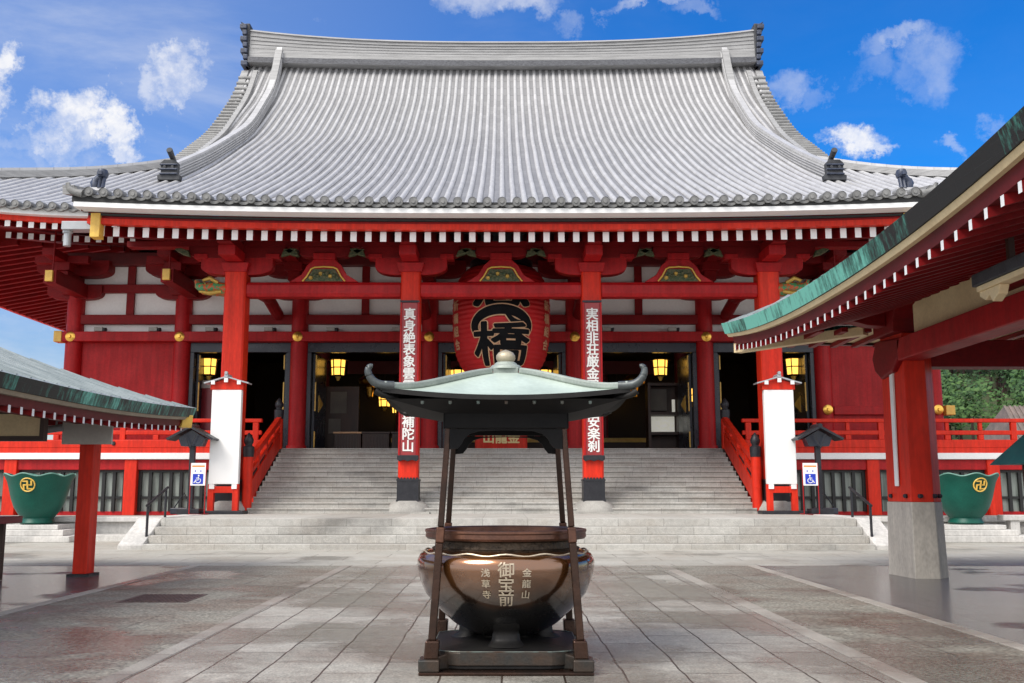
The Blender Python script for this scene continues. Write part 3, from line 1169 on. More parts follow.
secs = []
for i in range(NS + 1):
    x = lerp(-13.35, 13.35, i / NS)
    z0, z1 = ridge_sec(x)
    secs.append([(x, RYR - 0.62, z0), (x, RYR - 0.62, z0 + 0.30), (x, RYR - 0.42, z0 + 0.32), (x, RYR - 0.34, z1 - 0.14), (x, RYR - 0.42, z1 - 0.13), (x, RYR - 0.30, z1), (x, RYR + 0.30, z1),
                 (x, RYR + 0.42, z1 - 0.13), (x, RYR + 0.34, z1 - 0.14), (x, RYR + 0.42, z0 + 0.32), (x, RYR + 0.62, z0 + 0.30), (x, RYR + 0.62, z0)])
k = len(secs[0])
for i in range(NS):
    for j in range(k):
        mt = 'ridge_dark' if j in (0, 10) else 'ridge_tile'
        rb.poly([secs[i][j], secs[i][(j + 1) % k], secs[i + 1][(j + 1) % k], secs[i + 1][j]], [(0, 1, 2, 3)], mt)
rb.poly(secs[0], [tuple(range(k))], 'ridge_tile')
rb.poly(secs[-1], [tuple(range(k))], 'ridge_tile')
# laid ridge courses stand out as thin ledges
for q in range(1, 6):
    pts = []
    for i in range(NS + 1):
        x = lerp(-13.3, 13.3, i / NS)
        z0, z1 = ridge_sec(x)
        zz = lerp(z0 + 0.44, z1 - 0.14, q / 6)
        pts.append((x, RYR - 0.385, zz))
    rb.beam(pts, 0.04, 0.045, 'ridge_tile')
rb.build('main_ridge', roof)
for s in (-1, 1):
    e = MB()
    for j in range(7):
        z0 = 23.35 + j * 0.34
        w = 0.36 if j % 2 == 0 else 0.24
        x = 13.36 + 0.02 * j
        e.box(min(s * x, s * (x + w)), max(s * x, s * (x + w)), RYR - 0.62, RYR + 0.62, z0, z0 + 0.27, 'lion_blue')
    e.box(min(s * 13.34, s * 13.56), max(s * 13.34, s * 13.56), RYR - 0.45, RYR + 0.45, 23.35, 25.75, 'tile_slate')
    e.prism([(s * 13.3, 25.6), (s * 13.92, 25.95), (s * 13.62, 25.65), (s * 13.58, 25.4), (s * 13.3, 25.4)], RYR - 0.3, RYR + 0.3, 'tile_slate')
    e.build('ridge_end_ornament', roof, bevel=0.04)
    # descending ridge
    path = []
    for i in range(25):
        y = lerp(49.5, 35.9, i / 24)
        x = s * (11.75 + 0.7 * sstep((44 - y) / 9))
        path.append((x, y, zroof(x, y) + 0.28 + 0.75 * max(0.0, (y - 47.8) / 1.7) ** 2))
    dr = MB().beam(path, 0.36, 0.52, 'ridge_tile')
    dr.beam([(p[0], p[1], p[2] + 0.34) for p in path], 0.28, 0.12, 'tile_rib')
    for q in (-0.14, -0.02, 0.10, 0.2):
        dr.beam([(p[0], p[1], p[2] + q) for p in path], 0.44, 0.035, 'tile_rib')
    dr.build('descending_ridge', roof)
    # rake: short tiles edging the gable
    rk = MB()
    for i in range(34):
        y = lerp(49.0, 38.6, i / 33)
        z = zroof(s * 13.7, y)
        rk.cyl((s * 13.05, y, z + 0.07), (s * 13.72, y, z + 0.08), 0.10, 0.10, 'tile_end', 10)
    path = [(s * 12.95, y, zroof(s * 13.3, y) + 0.06) for y in [lerp(49.4, 38.6, i / 24) for i in range(25)]]
    rk.beam(path, 0.24, 0.18, 'ridge_tile')
    path = [(s * 12.9, y, zroof(s * 13.4, y) - 0.75) for y in [lerp(47.5, 38.0, i / 24) for i in range(25)]]
    rk.beam(path, 0.2, 0.6, 'shaded_red')
    rk.beam([(s * 13.52, y, zroof(s * 13.7, y) - 0.06) for y in [lerp(49.5, 38.4, i / 24) for i in range(25)]], 0.36, 0.16, 'ridge_tile')
    rk.build('rake_edge', roof)
    # corner (hip) ridge, two stacked layers
    path = []
    for i in range(19):
        t = i / 18
        path.append((s * lerp(13.0, RX + 0.1, t), lerp(39.1, RY0 - 0.1, t), zroof(s * lerp(13.0, RX, t), lerp(39.1, RY0, t)) + 0.12 + 0.25 * t ** 5))
    hr = MB().beam(path, 0.42, 0.24, 'ridge_tile')
    hr.beam([(p[0], p[1], p[2] + 0.18) for p in path], 0.30, 0.12, 'tile_rib')
    hr.build('hip_ridge', roof)
    # demon-face end tile at the foot of the descending ridge
    x, y = s * 12.45, 35.75
    z = zroof(x, y)
    on = MB()
    on.prism([(x - 0.62, z + 0.05), (x - 0.66, z + 0.30), (x - 0.46, z + 0.36), (x - 0.50, z + 0.95), (x - 0.30, z + 1.12), (x + 0.30, z + 1.12), (x + 0.50, z + 0.95), (x + 0.46, z + 0.36), (x + 0.66, z + 0.30), (x + 0.62, z + 0.05)], y - 0.12, y + 0.15, 'tile_slate')
    for q in range(3):
        on.box(x - 0.50, x + 0.50, y - 0.20, y - 0.10, z + 0.32 + q * 0.24, z + 0.40 + q * 0.24, 'lion_blue')
    on.cyl((x - 0.22, y - 0.20, z + 0.70), (x - 0.22, y - 0.10, z + 0.70), 0.09, 0.1, 'tile_slate', 12)
    on.cyl((x + 0.22, y - 0.20, z + 0.70), (x + 0.22, y - 0.10, z + 0.70), 0.09, 0.1, 'tile_slate', 12)
    on.cyl((x - s * 0.05, y + 0.4, z + 1.15), (x - s * 0.12, y - 0.4, z + 1.5), 0.13, 0.17, 'tile_slate', 14)
    on.v = [(x + (a - x) * 0.66, b, z + (c - z) * 0.74) for a, b, c in on.v]
    on.build('ridge_end_tile', roof, bevel=0.02)
    # small guardian lion on the canopy corner
    x, y = s * 10.98, 26.1
    z = zroof(x, y) + 0.06
    li = MB()
    li.box(x - 0.34, x + 0.30, y - 0.18, y + 0.18, z, z + 0.10, 'tile_rib')
    li.lathe([(0.0, z + .08), (0.15, z + 0.10), (0.17, z + 0.28), (0.13, z + 0.42), (0, z + 0.46)], x + s * 0.13, y, 'lion_blue', 14)
    li.tube([(x + s * 0.14, y, z + 0.3), (x, y - 0.02, z + 0.44), (x - s * 0.10, y - 0.05, z + 0.50)], [0.15, 0.15, 0.13], 'lion_blue', 12)
    li.lathe([(0.0, z + .42), (0.15, z + 0.46), (0.19, z + 0.58), (0.15, z + 0.70), (0, z + 0.74)], x - s * 0.12, y - 0.08, 'lion_blue', 14)
    li.box(x - s * 0.12 - 0.07, x - s * 0.12 + 0.07, y - 0.31, y - 0.18, z + 0.49, z + 0.60, 'lion_blue')
    for lx in (-0.06, -0.18):
        li.tube([(x + s * lx, y - 0.08, z + 0.45), (x + s * lx, y - 0.13, z + 0.2), (x + s * lx, y - 0.15, z + 0.08)], [0.07, 0.06, 0.07], 'lion_blue', 8)
    li.tube([(x + s * 0.22, y + 0.05, z + 0.15), (x + s * 0.30, y + 0.05, z + 0.32), (x + s * 0.26, y + 0.05, z + 0.48)], [0.05, 0.07, 0.03], 'lion_blue', 8)
    li.v = [(x + (a - x) * 0.8, b, z + (c - z) * 0.85) for a, b, c in li.v]
    li.build('guardian_lion', roof, smooth=50)
    # upturned corner tile of the canopy
    z = zroof(s * 11.6, 25.5)
    tp = MB().tube([(s * 11.15, 25.45, z - 0.08), (s * 11.38, 25.43, z - 0.03), (s * 11.50, 25.40, z + 0.06), (s * 11.54, 25.38, z + 0.20)], [0.11, 0.10, 0.085, 0.055], 'tile_end', 10)
    tp.beam([(s * 11.52, y_, zroof(s * 11.6, y_) + 0.02) for y_ in (25.4, 27, 28.5, 30.2)], 0.3, 0.24, 'ridge_tile')
    tp.build('corner_tile', roof, smooth=50)

# eave boards under the canopy edge: painted black shadow gap, white board, painted shadow line, red fascia (all follow the eave curve)


def eave_strip(mb, xa, xb, y0, y1, z0, z1, lift, mat, n=40):
    pts, fs = [], []
    for i in range(n + 1):
        x = lerp(xa, xb, i / n)
        l = lift(x)
        pts += [(x, y0, z0 + l), (x, y1, z0 + l), (x, y1, z1 + l), (x, y0, z1 + l)]
    for i in range(n):
        for k_ in range(4):
            fs.append((4 * i + k_, 4 * i + (k_ + 1) % 4, 4 * i + 4 + (k_ + 1) % 4, 4 * i + 4 + k_))
    fs += [(3, 2, 1, 0), tuple(4 * n + q for q in range(4))]
    mb.poly(pts, fs, mat)


LW = lambda x: 0.62 * liftc(x)
m1 = MB()
eave_strip(m1, -11.45, 11.45, 25.50, 25.9, 8.708, 8.87, LW, 'painted_shadow')
m1.build('eave_shadow_strip', roof)
m1 = MB()
eave_strip(m1, -11.40, 11.40, 25.50, 26.0, 8.575, 8.705, LW, 'white_paint')
m1.build('white_eave_board', roof)
m1 = MB()
eave_strip(m1, -11.25, 11.25, 26.10, 26.3, 8.30, 8.60, LW, 'crimson')
eave_strip(m1, -11.25, 11.25, 26.05, 26.25, 8.265, 8.42, LW, 'vermilion')
eave_strip(m1, -11.2, 11.2, 26.0, 26.2, 8.49, 8.547, LW, 'painted_shadow')
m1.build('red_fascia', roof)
# canopy soffit
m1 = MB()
m1.grid(lambda a, b: (lerp(-11.3, 11.3, a), lerp(26.15, 34.0, b), lerp(8.30, 10.3, b) + LW(lerp(-11.3, 11.3, a)) * (1 - b)), 30, 4, 'shaded_soffit_red')
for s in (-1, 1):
    m1.poly([(s * 11.32, 25.8, 8.55 + .17), (s * 11.32, 34, 10.3), (s * 11.32, 34, 11.6), (s * 11.32, 29.5, 9.75), (s * 11.32, 25.8, 8.90)], [(0, 1, 2, 3, 4)], 'shaded_soffit_red')
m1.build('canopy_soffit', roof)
# canopy rafters with white painted ends
nr = 27
for i in range(-nr, nr + 1):
    x = i * 0.405
    if abs(x) > 11.1:
        continue
    l = LW(x)
    y0, y1 = 26.28, 33.8
    z0 = 7.985 + l
    w = 0.085
    sl = 0.25 * (y1 - y0)
    m1 = MB().hexa([(x - w, y0, z0), (x + w, y0, z0), (x + w, y1, z0 + sl - l), (x - w, y1, z0 + sl - l), (x - w, y0, z0 + 0.275), (x + w, y0, z0 + 0.275), (x + w, y1, z0 + sl + 0.27 - l), (x - w, y1, z0 + sl + 0.27 - l)], 'shaded_red', {2: 'white_paint'})
    m1.build('rafter', HALL)

# main eaves to both sides of the canopy
for s in (-1, 1):
    lm = lambda x: 0.55 * sstep((abs(x) - 12.5) / 9.0)
    m1 = MB()
    eave_strip(m1, s * 11.5, s * 22.5, 29.72, 29.95, 9.74, 9.88, lm, 'painted_shadow', 16)
    eave_strip(m1, s * 11.5, s * 22.4, 29.58, 29.85, 9.64, 9.81, lm, 'white_paint', 16)
    eave_strip(m1, s * 11.5, s * 22.3, 29.85, 30.05, 9.475, 9.66, lm, 'vermilion', 16)
    m1.grid(lambda a, b: (s * lerp(10.5, 22.4, a), lerp(30.0, 37.5, b), lerp(9.45, 11.0, b) + lm(lerp(10.5, 22.4, a)) * (1 - b)), 14, 4, 'shaded_soffit_red')
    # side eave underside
    m1.grid(lambda a, b: (s * lerp(22.3, 14.8, b), lerp(30.0 + 7.6 * b, 69.0 - 7.6 * b, a), lerp(9.35, 10.9, b) + 0.75 * abs(2 * a - 1) ** 3 * (1 - b)), 20, 4, 'shaded_soffit_red')
    eave_pts = [(s * 22.45, lerp(29.8, 69.5, a / 20), 9.72 + 0.75 * abs(a / 10 - 1) ** 3) for a in range(21)]
    m1.beam(eave_pts, 0.25, 0.22, 'white_paint')
    m1.beam([(p[0] - s * 0.15, p[1], p[2] - 0.25) for p in eave_pts], 0.2, 0.3, 'vermilion')
    m1.build('side_eave', roof)
    for row, (yy, zt, dz) in enumerate(((29.90, 9.47, 0.19), (31.5, 9.49, 0.20))):
        for i in range(12):
            x = s * (12.05 + i * 0.37 + (0.02 if row else 0))
            l = lm(x) * (1 if row == 0 else 0.8)
            w = 0.085
            y1 = 34.6
            sl = 0.2 * (y1 - yy)
            z0 = zt + l - dz
            m2 = MB().hexa([(x - w, yy, z0), (x + w, yy, z0), (x + w, y1, z0 + sl), (x - w, y1, z0 + sl), (x - w, yy, z0 + dz), (x + w, yy, z0 + dz), (x + w, y1, z0 + sl + dz), (x - w, y1, z0 + sl + dz)], 'shaded_red', {2: 'white_paint'})
            m2.build('rafter', HALL)
    # side-eave rafters seen from below, one mass of parallel bars
    m2 = MB()
    for i in range(60):
        y = 31.5 + i * 0.6
        e_ = min(1.0, max(0.1, (y - 30.6) / 7.2))
        xe, za, zb = lerp(22.1, 14.9, e_), lerp(9.30, 10.6, e_), lerp(9.5, 10.8, e_)
        l9 = 0.75 * abs(2 * (y - 30) / 39 - 1) ** 3
        m2.hexa([(s * 22.1, y - .08, 9.26 + l9), (s * 22.1, y + .08, 9.26 + l9), (s * xe, y + .08, za), (s * xe, y - .08, za), (s * 22.1, y - .08, 9.46 + l9), (s * 22.1, y + .08, 9.46 + l9), (s * xe, y + .08, zb), (s * xe, y - .08, zb)], 'shaded_red')
    struct(m2.build('side_rafters', HALL), 'stuff')
    # gold fitting at the end of the canopy fascia
    x = s * 11.0
    MB().box(x - 0.13, x + 0.13, 25.98, 26.32, 8.05, 8.72, 'gold_paint').build('gold_end_plate', HALL, bevel=0.015)
    # rain gutter box and spout
    gt = MB().box(min(s * 11.15, s * 12.05), max(s * 11.15, s * 12.05), 26.3, 26.7, 8.35, 8.58, 'grey_metal')
    gt.cyl((s * 11.95, 26.5, 7.92), (s * 11.95, 26.5, 8.36), 0.10, 0.10, 'grey_metal', 14)
    gt.cyl((s * 11.95, 26.5, 8.28), (s * 11.95, 26.5, 8.36), 0.13, 0.13, 'grey_metal', 14)
    gt.build('rain_gutter', HALL, bevel=0.01)

# ---- canopy columns, tie beams, brackets
COLX = [(-7.76, 0.31), (-2.66, 0.285), (2.60, 0.285), (7.76, 0.31)]


def arm_profile(cx, z, w, h, r):
    """bracket arm: flat top, ends rounded up from below"""
    pts = [(cx - w, z + h)]
    for k_ in range(6):
        a = math.pi / 2 * k_ / 5
        pts.append((cx - w + r * (1 - math.cos(a)) * 1.0, z + h * 0.45 - h * 0.45 * math.sin(a)))
    for k_ in range(5, -1, -1):
        a = math.pi / 2 * k_ / 5
        pts.append((cx + w - r * (1 - math.cos(a)), z + h * 0.45 - h * 0.45 * math.sin(a)))
    pts.append((cx + w, z + h))
    return pts


for i, (cx, hw) in enumerate(COLX):
    cb = MB()
    c_ = 0.05
    pl = [(cx - hw + c_, 28.5 - hw), (cx + hw - c_, 28.5 - hw), (cx + hw, 28.5 - hw + c_), (cx + hw, 28.5 + hw - c_), (cx + hw - c_, 28.5 + hw), (cx - hw + c_, 28.5 + hw), (cx - hw, 28.5 + hw - c_), (cx - hw, 28.5 - hw + c_)]
    cb.prism(pl, 1.0, 7.62, 'vermilion', axis='z')
    col = cb.build('canopy_column', HALL, bevel=0.01)
    mw = MB()
    k_ = hw + 0.02
    mw.box(cx - k_, cx + k_, 28.5 - k_, 28.5 + k_, 0.98, 1.60, 'black_metal')
    for zz in (0.98, 1.55):
        mw.box(cx - k_ - .015, cx + k_ + .015, 28.5 - k_ - .015, 28.5 + k_ + .015, zz, zz + 0.055, 'black_metal')
    nn = 7
    for j in range(nn):
        xx = cx - k_ + 0.04 + j * (2 * k_ - 0.08) / (nn - 1)
        mw.cyl((xx, 28.5 - k_ - .012, 1.62), (xx, 28.5 - k_ + .01, 1.62), 0.035, 0.035, 'black_metal', 8)
    mw.build('metal_sleeve', col)
    pb = MB().lathe([(0.62, 0.62), (0.63, 0.68), (0.60, 0.80), (0.52, 0.90), (0.44, 0.97), (0.40, 1.0), (0.0, 1.0)], cx, 28.5, 'stone_grey', 28)
    pb.box(cx - 0.64, cx + 0.64, 27.86, 29.14, 0.55, 0.70, 'stone_grey')
    pb.build('stone_base', col, smooth=40)
    # bracket complex on the column
    br = MB()
    br.hexa([(cx - 0.33, 28.15, 7.58), (cx + 0.33, 28.15, 7.58), (cx + 0.33, 28.85, 7.58), (cx - 0.33, 28.85, 7.58), (cx - 0.40, 28.08, 7.84), (cx + 0.40, 28.08, 7.84), (cx + 0.40, 28.92, 7.84), (cx - 0.40, 28.92, 7.84)], 'crimson')
    br.prism(arm_profile(cx, 7.52, 1.05, 0.52, 0.6), 28.32, 28.68, 'crimson')
    br.prism(arm_profile(cx, 8.02, 1.42, 0.34, 0.5), 28.30, 28.70, 'shaded_red')
    br.box(cx - 0.24, cx + 0.24, 27.2, 30.2, 7.86, 8.15, 'crimson')
    br.box(cx - 0.20, cx + 0.20, 26.9, 30.2, 8.15, 8.42, 'shaded_red')
    for q in (-1.05, 0, 1.05):
        br.box(cx + q - 0.2, cx + q + 0.2, 28.26, 28.74, 8.0, 8.14, 'crimson')
    br.build('bracket', HALL, bevel=0.012)
    for q in (-1, 1):
        ng = MB()
        xx = cx + q * 1.32
        ng.prism([(xx, 8.02), (xx + q * 0.22, 8.08), (xx + q * 0.42, 8.20), (xx + q * 0.46, 8.26), (xx + q * 0.28, 8.28), (xx + q * 0.06, 8.20)], 28.12, 28.28, 'carve_green')
        ng.build('carved_nosing', HALL, bevel=0.02)

bm_ = MB()
for a, b in ((0, 1), (1, 2), (2, 3)):
    xa, xb = COLX[a][0] + COLX[a][1], COLX[b][0] - COLX[b][1]
    z0, z1 = 6.86, 7.30
    prof = [(28.26, z0 + 0.10), (28.32, z0), (28.68, z0), (28.74, z0 + 0.10), (28.74, z1 - 0.10), (28.68, z1), (28.32, z1), (28.26, z1 - 0.10)]
    tb = MB().prism(prof, xa, xb, 'crimson', axis='x')
    tb.build('tie_beam', HALL, bevel=0.03, seg=3)
    # frog-leg strut in the middle of the span
    xm = (xa + xb) / 2
    kt = MB()
    kt.prism([(xm - 1.0, 7.305), (xm - 0.92, 7.36), (xm - 0.66, 7.52), (xm - 0.50, 7.80), (xm - 0.30, 7.98), (xm + 0.30, 7.98), (xm + 0.50, 7.80), (xm + 0.66, 7.52), (xm + 0.92, 7.36), (xm + 1.0, 7.305)], 28.30, 28.62, 'crimson')
    kt.box(xm - 0.32, xm + 0.32, 28.25, 28.75, 7.98, 8.16, 'crimson')
    kt.prism(arm_profile(xm, 8.05, 0.75, 0.30, 0.35), 28.3, 28.7, 'shaded_red')
    ks = kt.build('frog_leg_strut', HALL, bevel=0.012)
    cv = MB().prism([(xm - 0.56, 7.315), (xm - 0.44, 7.48), (xm - 0.32, 7.68), (xm + 0.32, 7.68), (xm + 0.44, 7.48), (xm + 0.56, 7.315)], 28.27, 28.302, 'carve_green')
    for q in range(9):
        xx = xm + (q - 4) * 0.095
        zz = 7.42 + 0.10 * (1 - abs(q - 4) / 4) + 0.05 * (q % 2)
        cv.lathe([(0, zz - .07), (0.06, zz - 0.03), (0.06, zz + 0.03), (0, zz + 0.07)], xx, 28.27, 'carve_green' if q % 3 else 'carve_gold', 8)
    cv.build('carving', ks)
    MB().tube([(xm - 0.62, 28.27, 7.32), (xm - 0.50, 28.27, 7.46), (xm - 0.38, 28.27, 7.68), (xm - 0.28, 28.27, 7.73), (xm, 28.27, 7.75), (xm + 0.28, 28.27, 7.73), (xm + 0.38, 28.27, 7.68), (xm + 0.50, 28.27, 7.46), (xm + 0.62, 28.27, 7.32)], 0.022, 'gold_paint', 8).build('gold_outline', ks)
    for q in (-1, 1):
        xx = xm + q * 0.72
        MB().prism([(xx, 8.02), (xx + q * 0.2, 8.06), (xx + q * 0.42, 8.18), (xx + q * 0.46, 8.25), (xx + q * 0.25, 8.26), (xx + q * 0.05, 8.18)], 28.12, 28.28, 'carve_green').build('carved_nosing', HALL, bevel=0.02)
# purlin under the canopy rafters
MB().box(-11.0, 11.0, 28.3, 28.7, 8.36, 8.52, 'shaded_red').build('purlin', HALL)
# outer nose carvings (elephant heads) on the end columns
for s in (-1, 1):
    x = s * 8.06
    ev = MB()
    ev.tube([(x, 28.4, 7.08), (x + s * 0.35, 28.35, 7.12), (x + s * 0.62, 28.3, 7.10), (x + s * 0.80, 28.27, 7.2), (x + s * 0.86, 28.25, 7.34)], [0.2, 0.22, 0.18, 0.11, 0.05], 'carve_multi', 12)
    ev.tube([(x + s * 0.2, 28.2, 7.26), (x + s * 0.42, 28.12, 7.38), (x + s * 0.6, 28.1, 7.30), (x + s * 0.52, 28.1, 7.18)], [0.06, 0.07, 0.06, 0.03], 'carve_gold', 8)
    ev.tube([(x + s * 0.1, 28.2, 7.0), (x + s * 0.4, 28.1, 6.93), (x + s * 0.7, 28.1, 6.98)], [0.06, 0.07, 0.03], 'carve_gold', 8)
    ev.build('nose_carving', HALL, smooth=60)
    # rainbow beam tying canopy column to hall
    for cx in (s * 7.76, s * 2.63):
        MB().tube([(cx, 28.8, 7.1), (cx, 30.5, 7.5), (cx, 32.3, 7.6), (cx, 33.8, 7.3)], 0.2, 'shaded_red', 10).build('rainbow_beam', HALL)
    # hanging gold plates in the eaves
    for (xx, yy, zz) in ((s * 10.75, 31.0, 7.95), (s * 14.6, 31.2, 7.95)):
        MB().box(xx - 0.12, xx + 0.12, yy, yy + 0.1, zz, zz + 0.36, 'gold_paint').build('gold_hanging_plate', HALL, bevel=0.015)
        MB().cyl((xx, yy + 0.3, zz + 0.3), (xx, yy + 0.3, zz + 2.0), 0.03, 0.03, 'shaded_red', 6).build('plate_hanger', HALL)
        MB().box(xx - 0.2, xx + 0.2, yy + 0.102, 34.0, zz - 0.05, zz + 0.40, 'shaded_red').build('cantilever_arm', HALL)

# ---- hall facade
HC = [-14.85, -11.09, -7.03, -2.5, 2.5, 7.03, 11.09, 14.85]
YH = 34.0
for i, cx in enumerate(HC):
    c = MB().cyl((cx, YH, 2.68), (cx, YH, 8.0), 0.29, 0.29, 'crimson', 28)
    c.cyl((cx, YH, 2.66), (cx, YH, 2.80), 0.36, 0.34, 'crimson', 28)
    co = c.build('hall_column', HALL, smooth=40)
    for zz in (6.52,) + ((4.0,) if i in (0, 1, 6, 7) else ()):
        bs = MB()
        bs.cyl((cx, YH - 0.395, zz), (cx, YH - 0.36, zz), 0.10, 0.17, 'gold', 20)
        bs.cyl((cx, YH - 0.45, zz), (cx, YH - 0.39, zz), 0.045, 0.06, 'gold', 14)
        bs.build('gold_boss', co, smooth=40)
    # two-step bracket sets with rounded arms
    b2 = MB()
    b2.hexa([(cx - 0.36, YH - .36, 7.98), (cx + 0.36, YH - .36, 7.98), (cx + 0.36, YH + .3, 7.98), (cx - 0.36, YH + .3, 7.98), (cx - 0.46, YH - .46, 8.22), (cx + 0.46, YH - .46, 8.22), (cx + 0.46, YH + .3, 8.22), (cx - 0.46, YH + .3, 8.22)], 'shaded_red')
    b2.prism(arm_profile(cx, 7.85, 0.95, 0.50, 0.5), YH - 0.24, YH + 0.1, 'shaded_red')
    b2.prism(arm_profile(cx, 8.62, 1.25, 0.55, 0.6), YH - 0.50, YH + 0.1, 'shaded_red')
    b2.box(cx - 0.2, cx + 0.2, YH - 1.3, YH, 8.30, 8.62, 'shaded_red')
    b2.box(cx - 0.2, cx + 0.2, YH - 2.4, YH, 8.9, 9.15, 'shaded_red')
    b2.box(cx - 0.3, cx + 0.3, YH - 1.45, YH - 1.0, 8.62, 8.9, 'shaded_red')
    b2.box(cx - 0.9, cx + 0.9, YH - 1.4, YH - 1.15, 8.86, 9.12, 'shaded_red')
    b2.build('bracket', HALL, bevel=0.012)
for i in range(7):
    xa, xb = HC[i], HC[i + 1]
    # plaster field behind the beams
    MB().box(xa + 0.2, xb - 0.2, YH + 0.06, YH + 0.16, 6.66, 9.25, 'plaster').build('plaster_panel', HALL)
    xm = (xa + xb) / 2
    fb = MB()
    fb.box(xm - 0.13, xm + 0.13, YH - 0.06, YH + 0.059, 7.325, 9.2, 'shaded_red')
    fb.build('strut', HALL)
    # little lamps / fixtures on the tie beam
    for q in (-0.25, 0.25):
        xx = xm + q * (xb - xa)
        fx = MB().box(xx - 0.16, xx + 0.12, YH - 0.30, YH - 0.12, 6.72, 6.86, 'stone_grey')
        fx.cyl((xx + 0.1, YH - 0.2, 6.79), (xx + 0.22, YH - 0.24, 6.77), 0.06, 0.08, 'tile_slate', 10)
        fx.build('floodlight', HALL)
for (z0, z1, y0, mt) in ((6.36, 6.70, YH - 0.36, 'crimson'), (6.99, 7.32, YH - 0.16, 'shaded_red'), (8.10, 8.40, YH - 0.14, 'shaded_red'), (9.05, 9.5, YH - 0.3, 'shaded_soffit_red')):
    MB().box(-15.15, 15.15, y0, YH + 0.05, z0, z1, mt).build('cross_beam', HALL, bevel=0.02)
for s in (-1, 1):
    x0, x1 = sorted((s * 15.15, s * 15.42))
    MB().box(x0, x1, YH - 0.38, YH + 0.05, 6.34, 6.72, 'gold_paint').build('gold_beam_cap', HALL, bevel=0.02)
    # outer closed bays: red plank wall
    x0, x1 = sorted((s * 11.38, s * 14.56))
    w = MB().box(x0, x1, YH + 0.02, YH + 0.16, 2.68, 6.36, 'crimson')
    w.build('wall', HALL)
    w = MB()
    w.box(x0, x1, YH - 0.14, YH + 0.02, 3.85, 4.14, 'crimson')
    w.box(x0, x1, YH - 0.14, YH + 0.02, 2.68, 2.95, 'shaded_red')
    w.build('wall_rail', HALL, bevel=0.015)
    x0, x1 = sorted((s * 15.14, s * 15.45))
    MB().box(x0, x1, YH - 0.30, YH + 0.02, 3.83, 4.16, 'gold_paint').build('gold_beam_cap', HALL, bevel=0.02)
    # flanks of the hall
    x0, x1 = sorted((s * 14.7, s * 14.95))
    MB().box(x0, x1, YH + 0.3, 66, 0.4, 9.6, 'crimson').build('wall', HALL)
# interior shell: dark timber
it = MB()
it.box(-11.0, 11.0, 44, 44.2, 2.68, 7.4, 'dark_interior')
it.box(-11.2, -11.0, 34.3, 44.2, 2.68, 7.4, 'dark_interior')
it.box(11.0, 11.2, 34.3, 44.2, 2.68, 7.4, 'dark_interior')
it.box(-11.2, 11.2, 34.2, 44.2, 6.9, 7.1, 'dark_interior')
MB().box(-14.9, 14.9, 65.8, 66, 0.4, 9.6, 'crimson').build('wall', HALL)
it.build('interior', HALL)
fl = MB().box(-11.2, 11.2, 33.5, 44.2, 2.45, 2.66, 'dark_wood')
fl.build('hall_floor', HALL)
for x in (-7.0, -2.5, 2.5, 7.0):
    MB().cyl((x, 38.5, 2.66), (x, 38.5, 6.9), 0.25, 0.25, 'plaque_wine', 18).build('inner_column', HALL, smooth=40)
# black lacquer door frames and folded-back doors
for i in range(1, 6):
    xa, xb = HC[i] + 0.29, HC[i + 1] - 0.29
    df = MB()
    df.box(xa, xb, YH - 0.02, YH + 0.2, 6.02, 6.358, 'black_lacquer')
    df.box(xa, xa + 0.14, YH - 0.02, YH + 0.2, 2.67, 6.02, 'black_lacquer')
    df.box(xb - 0.14, xb, YH - 0.02, YH + 0.2, 2.67, 6.02, 'black_lacquer')
    dfo = df.build('door_frame', HALL, bevel=0.012)
    for s, xe in ((1, xa + 0.16), (-1, xb - 0.16)):
        dl = MB()
        x1 = xe + s * 0.10
        # leaf swung inwards, standing nearly square to the wall
        dl.hexa([(xe, YH + 0.25, 2.70), (xe + s * .08, YH + 0.25, 2.70), (x1 + s * .08, YH + 1.9, 2.70), (x1, YH + 1.9, 2.70), (xe, YH + 0.25, 6.0), (xe + s * .08, YH + 0.25, 6.0), (x1 + s * .08, YH + 1.9, 6.0), (x1, YH + 1.9, 6.0)], 'black_lacquer')
        lf = dl.build('door', HALL)
        for (za, zb) in ((2.75, 3.3), (4.0, 5.0), (5.45, 5.95)):
            gs = MB()
            gs.box(min(xe + s * 0.085, xe + s * 0.125), max(xe + s * 0.085, xe + s * 0.125), YH + 0.22, YH + 0.26, za, zb, 'gold_paint')
            gs.build('gold_fitting', lf)
        gs = MB()
        gs.hexa([(xe + s * .115, YH + .8, 4.0), (xe + s * .13, YH + .8, 4.0), (xe + s * .17, YH + 1.4, 4.3), (xe + s * .15, YH + 1.4, 4.3), (xe + s * .115, YH + .8, 4.6), (xe + s * .13, YH + .8, 4.6), (xe + s * .17, YH + 1.4, 4.35), (xe + s * .15, YH + 1.4, 4.35)], 'gold_paint')
        gs.build('gold_fitting', lf)

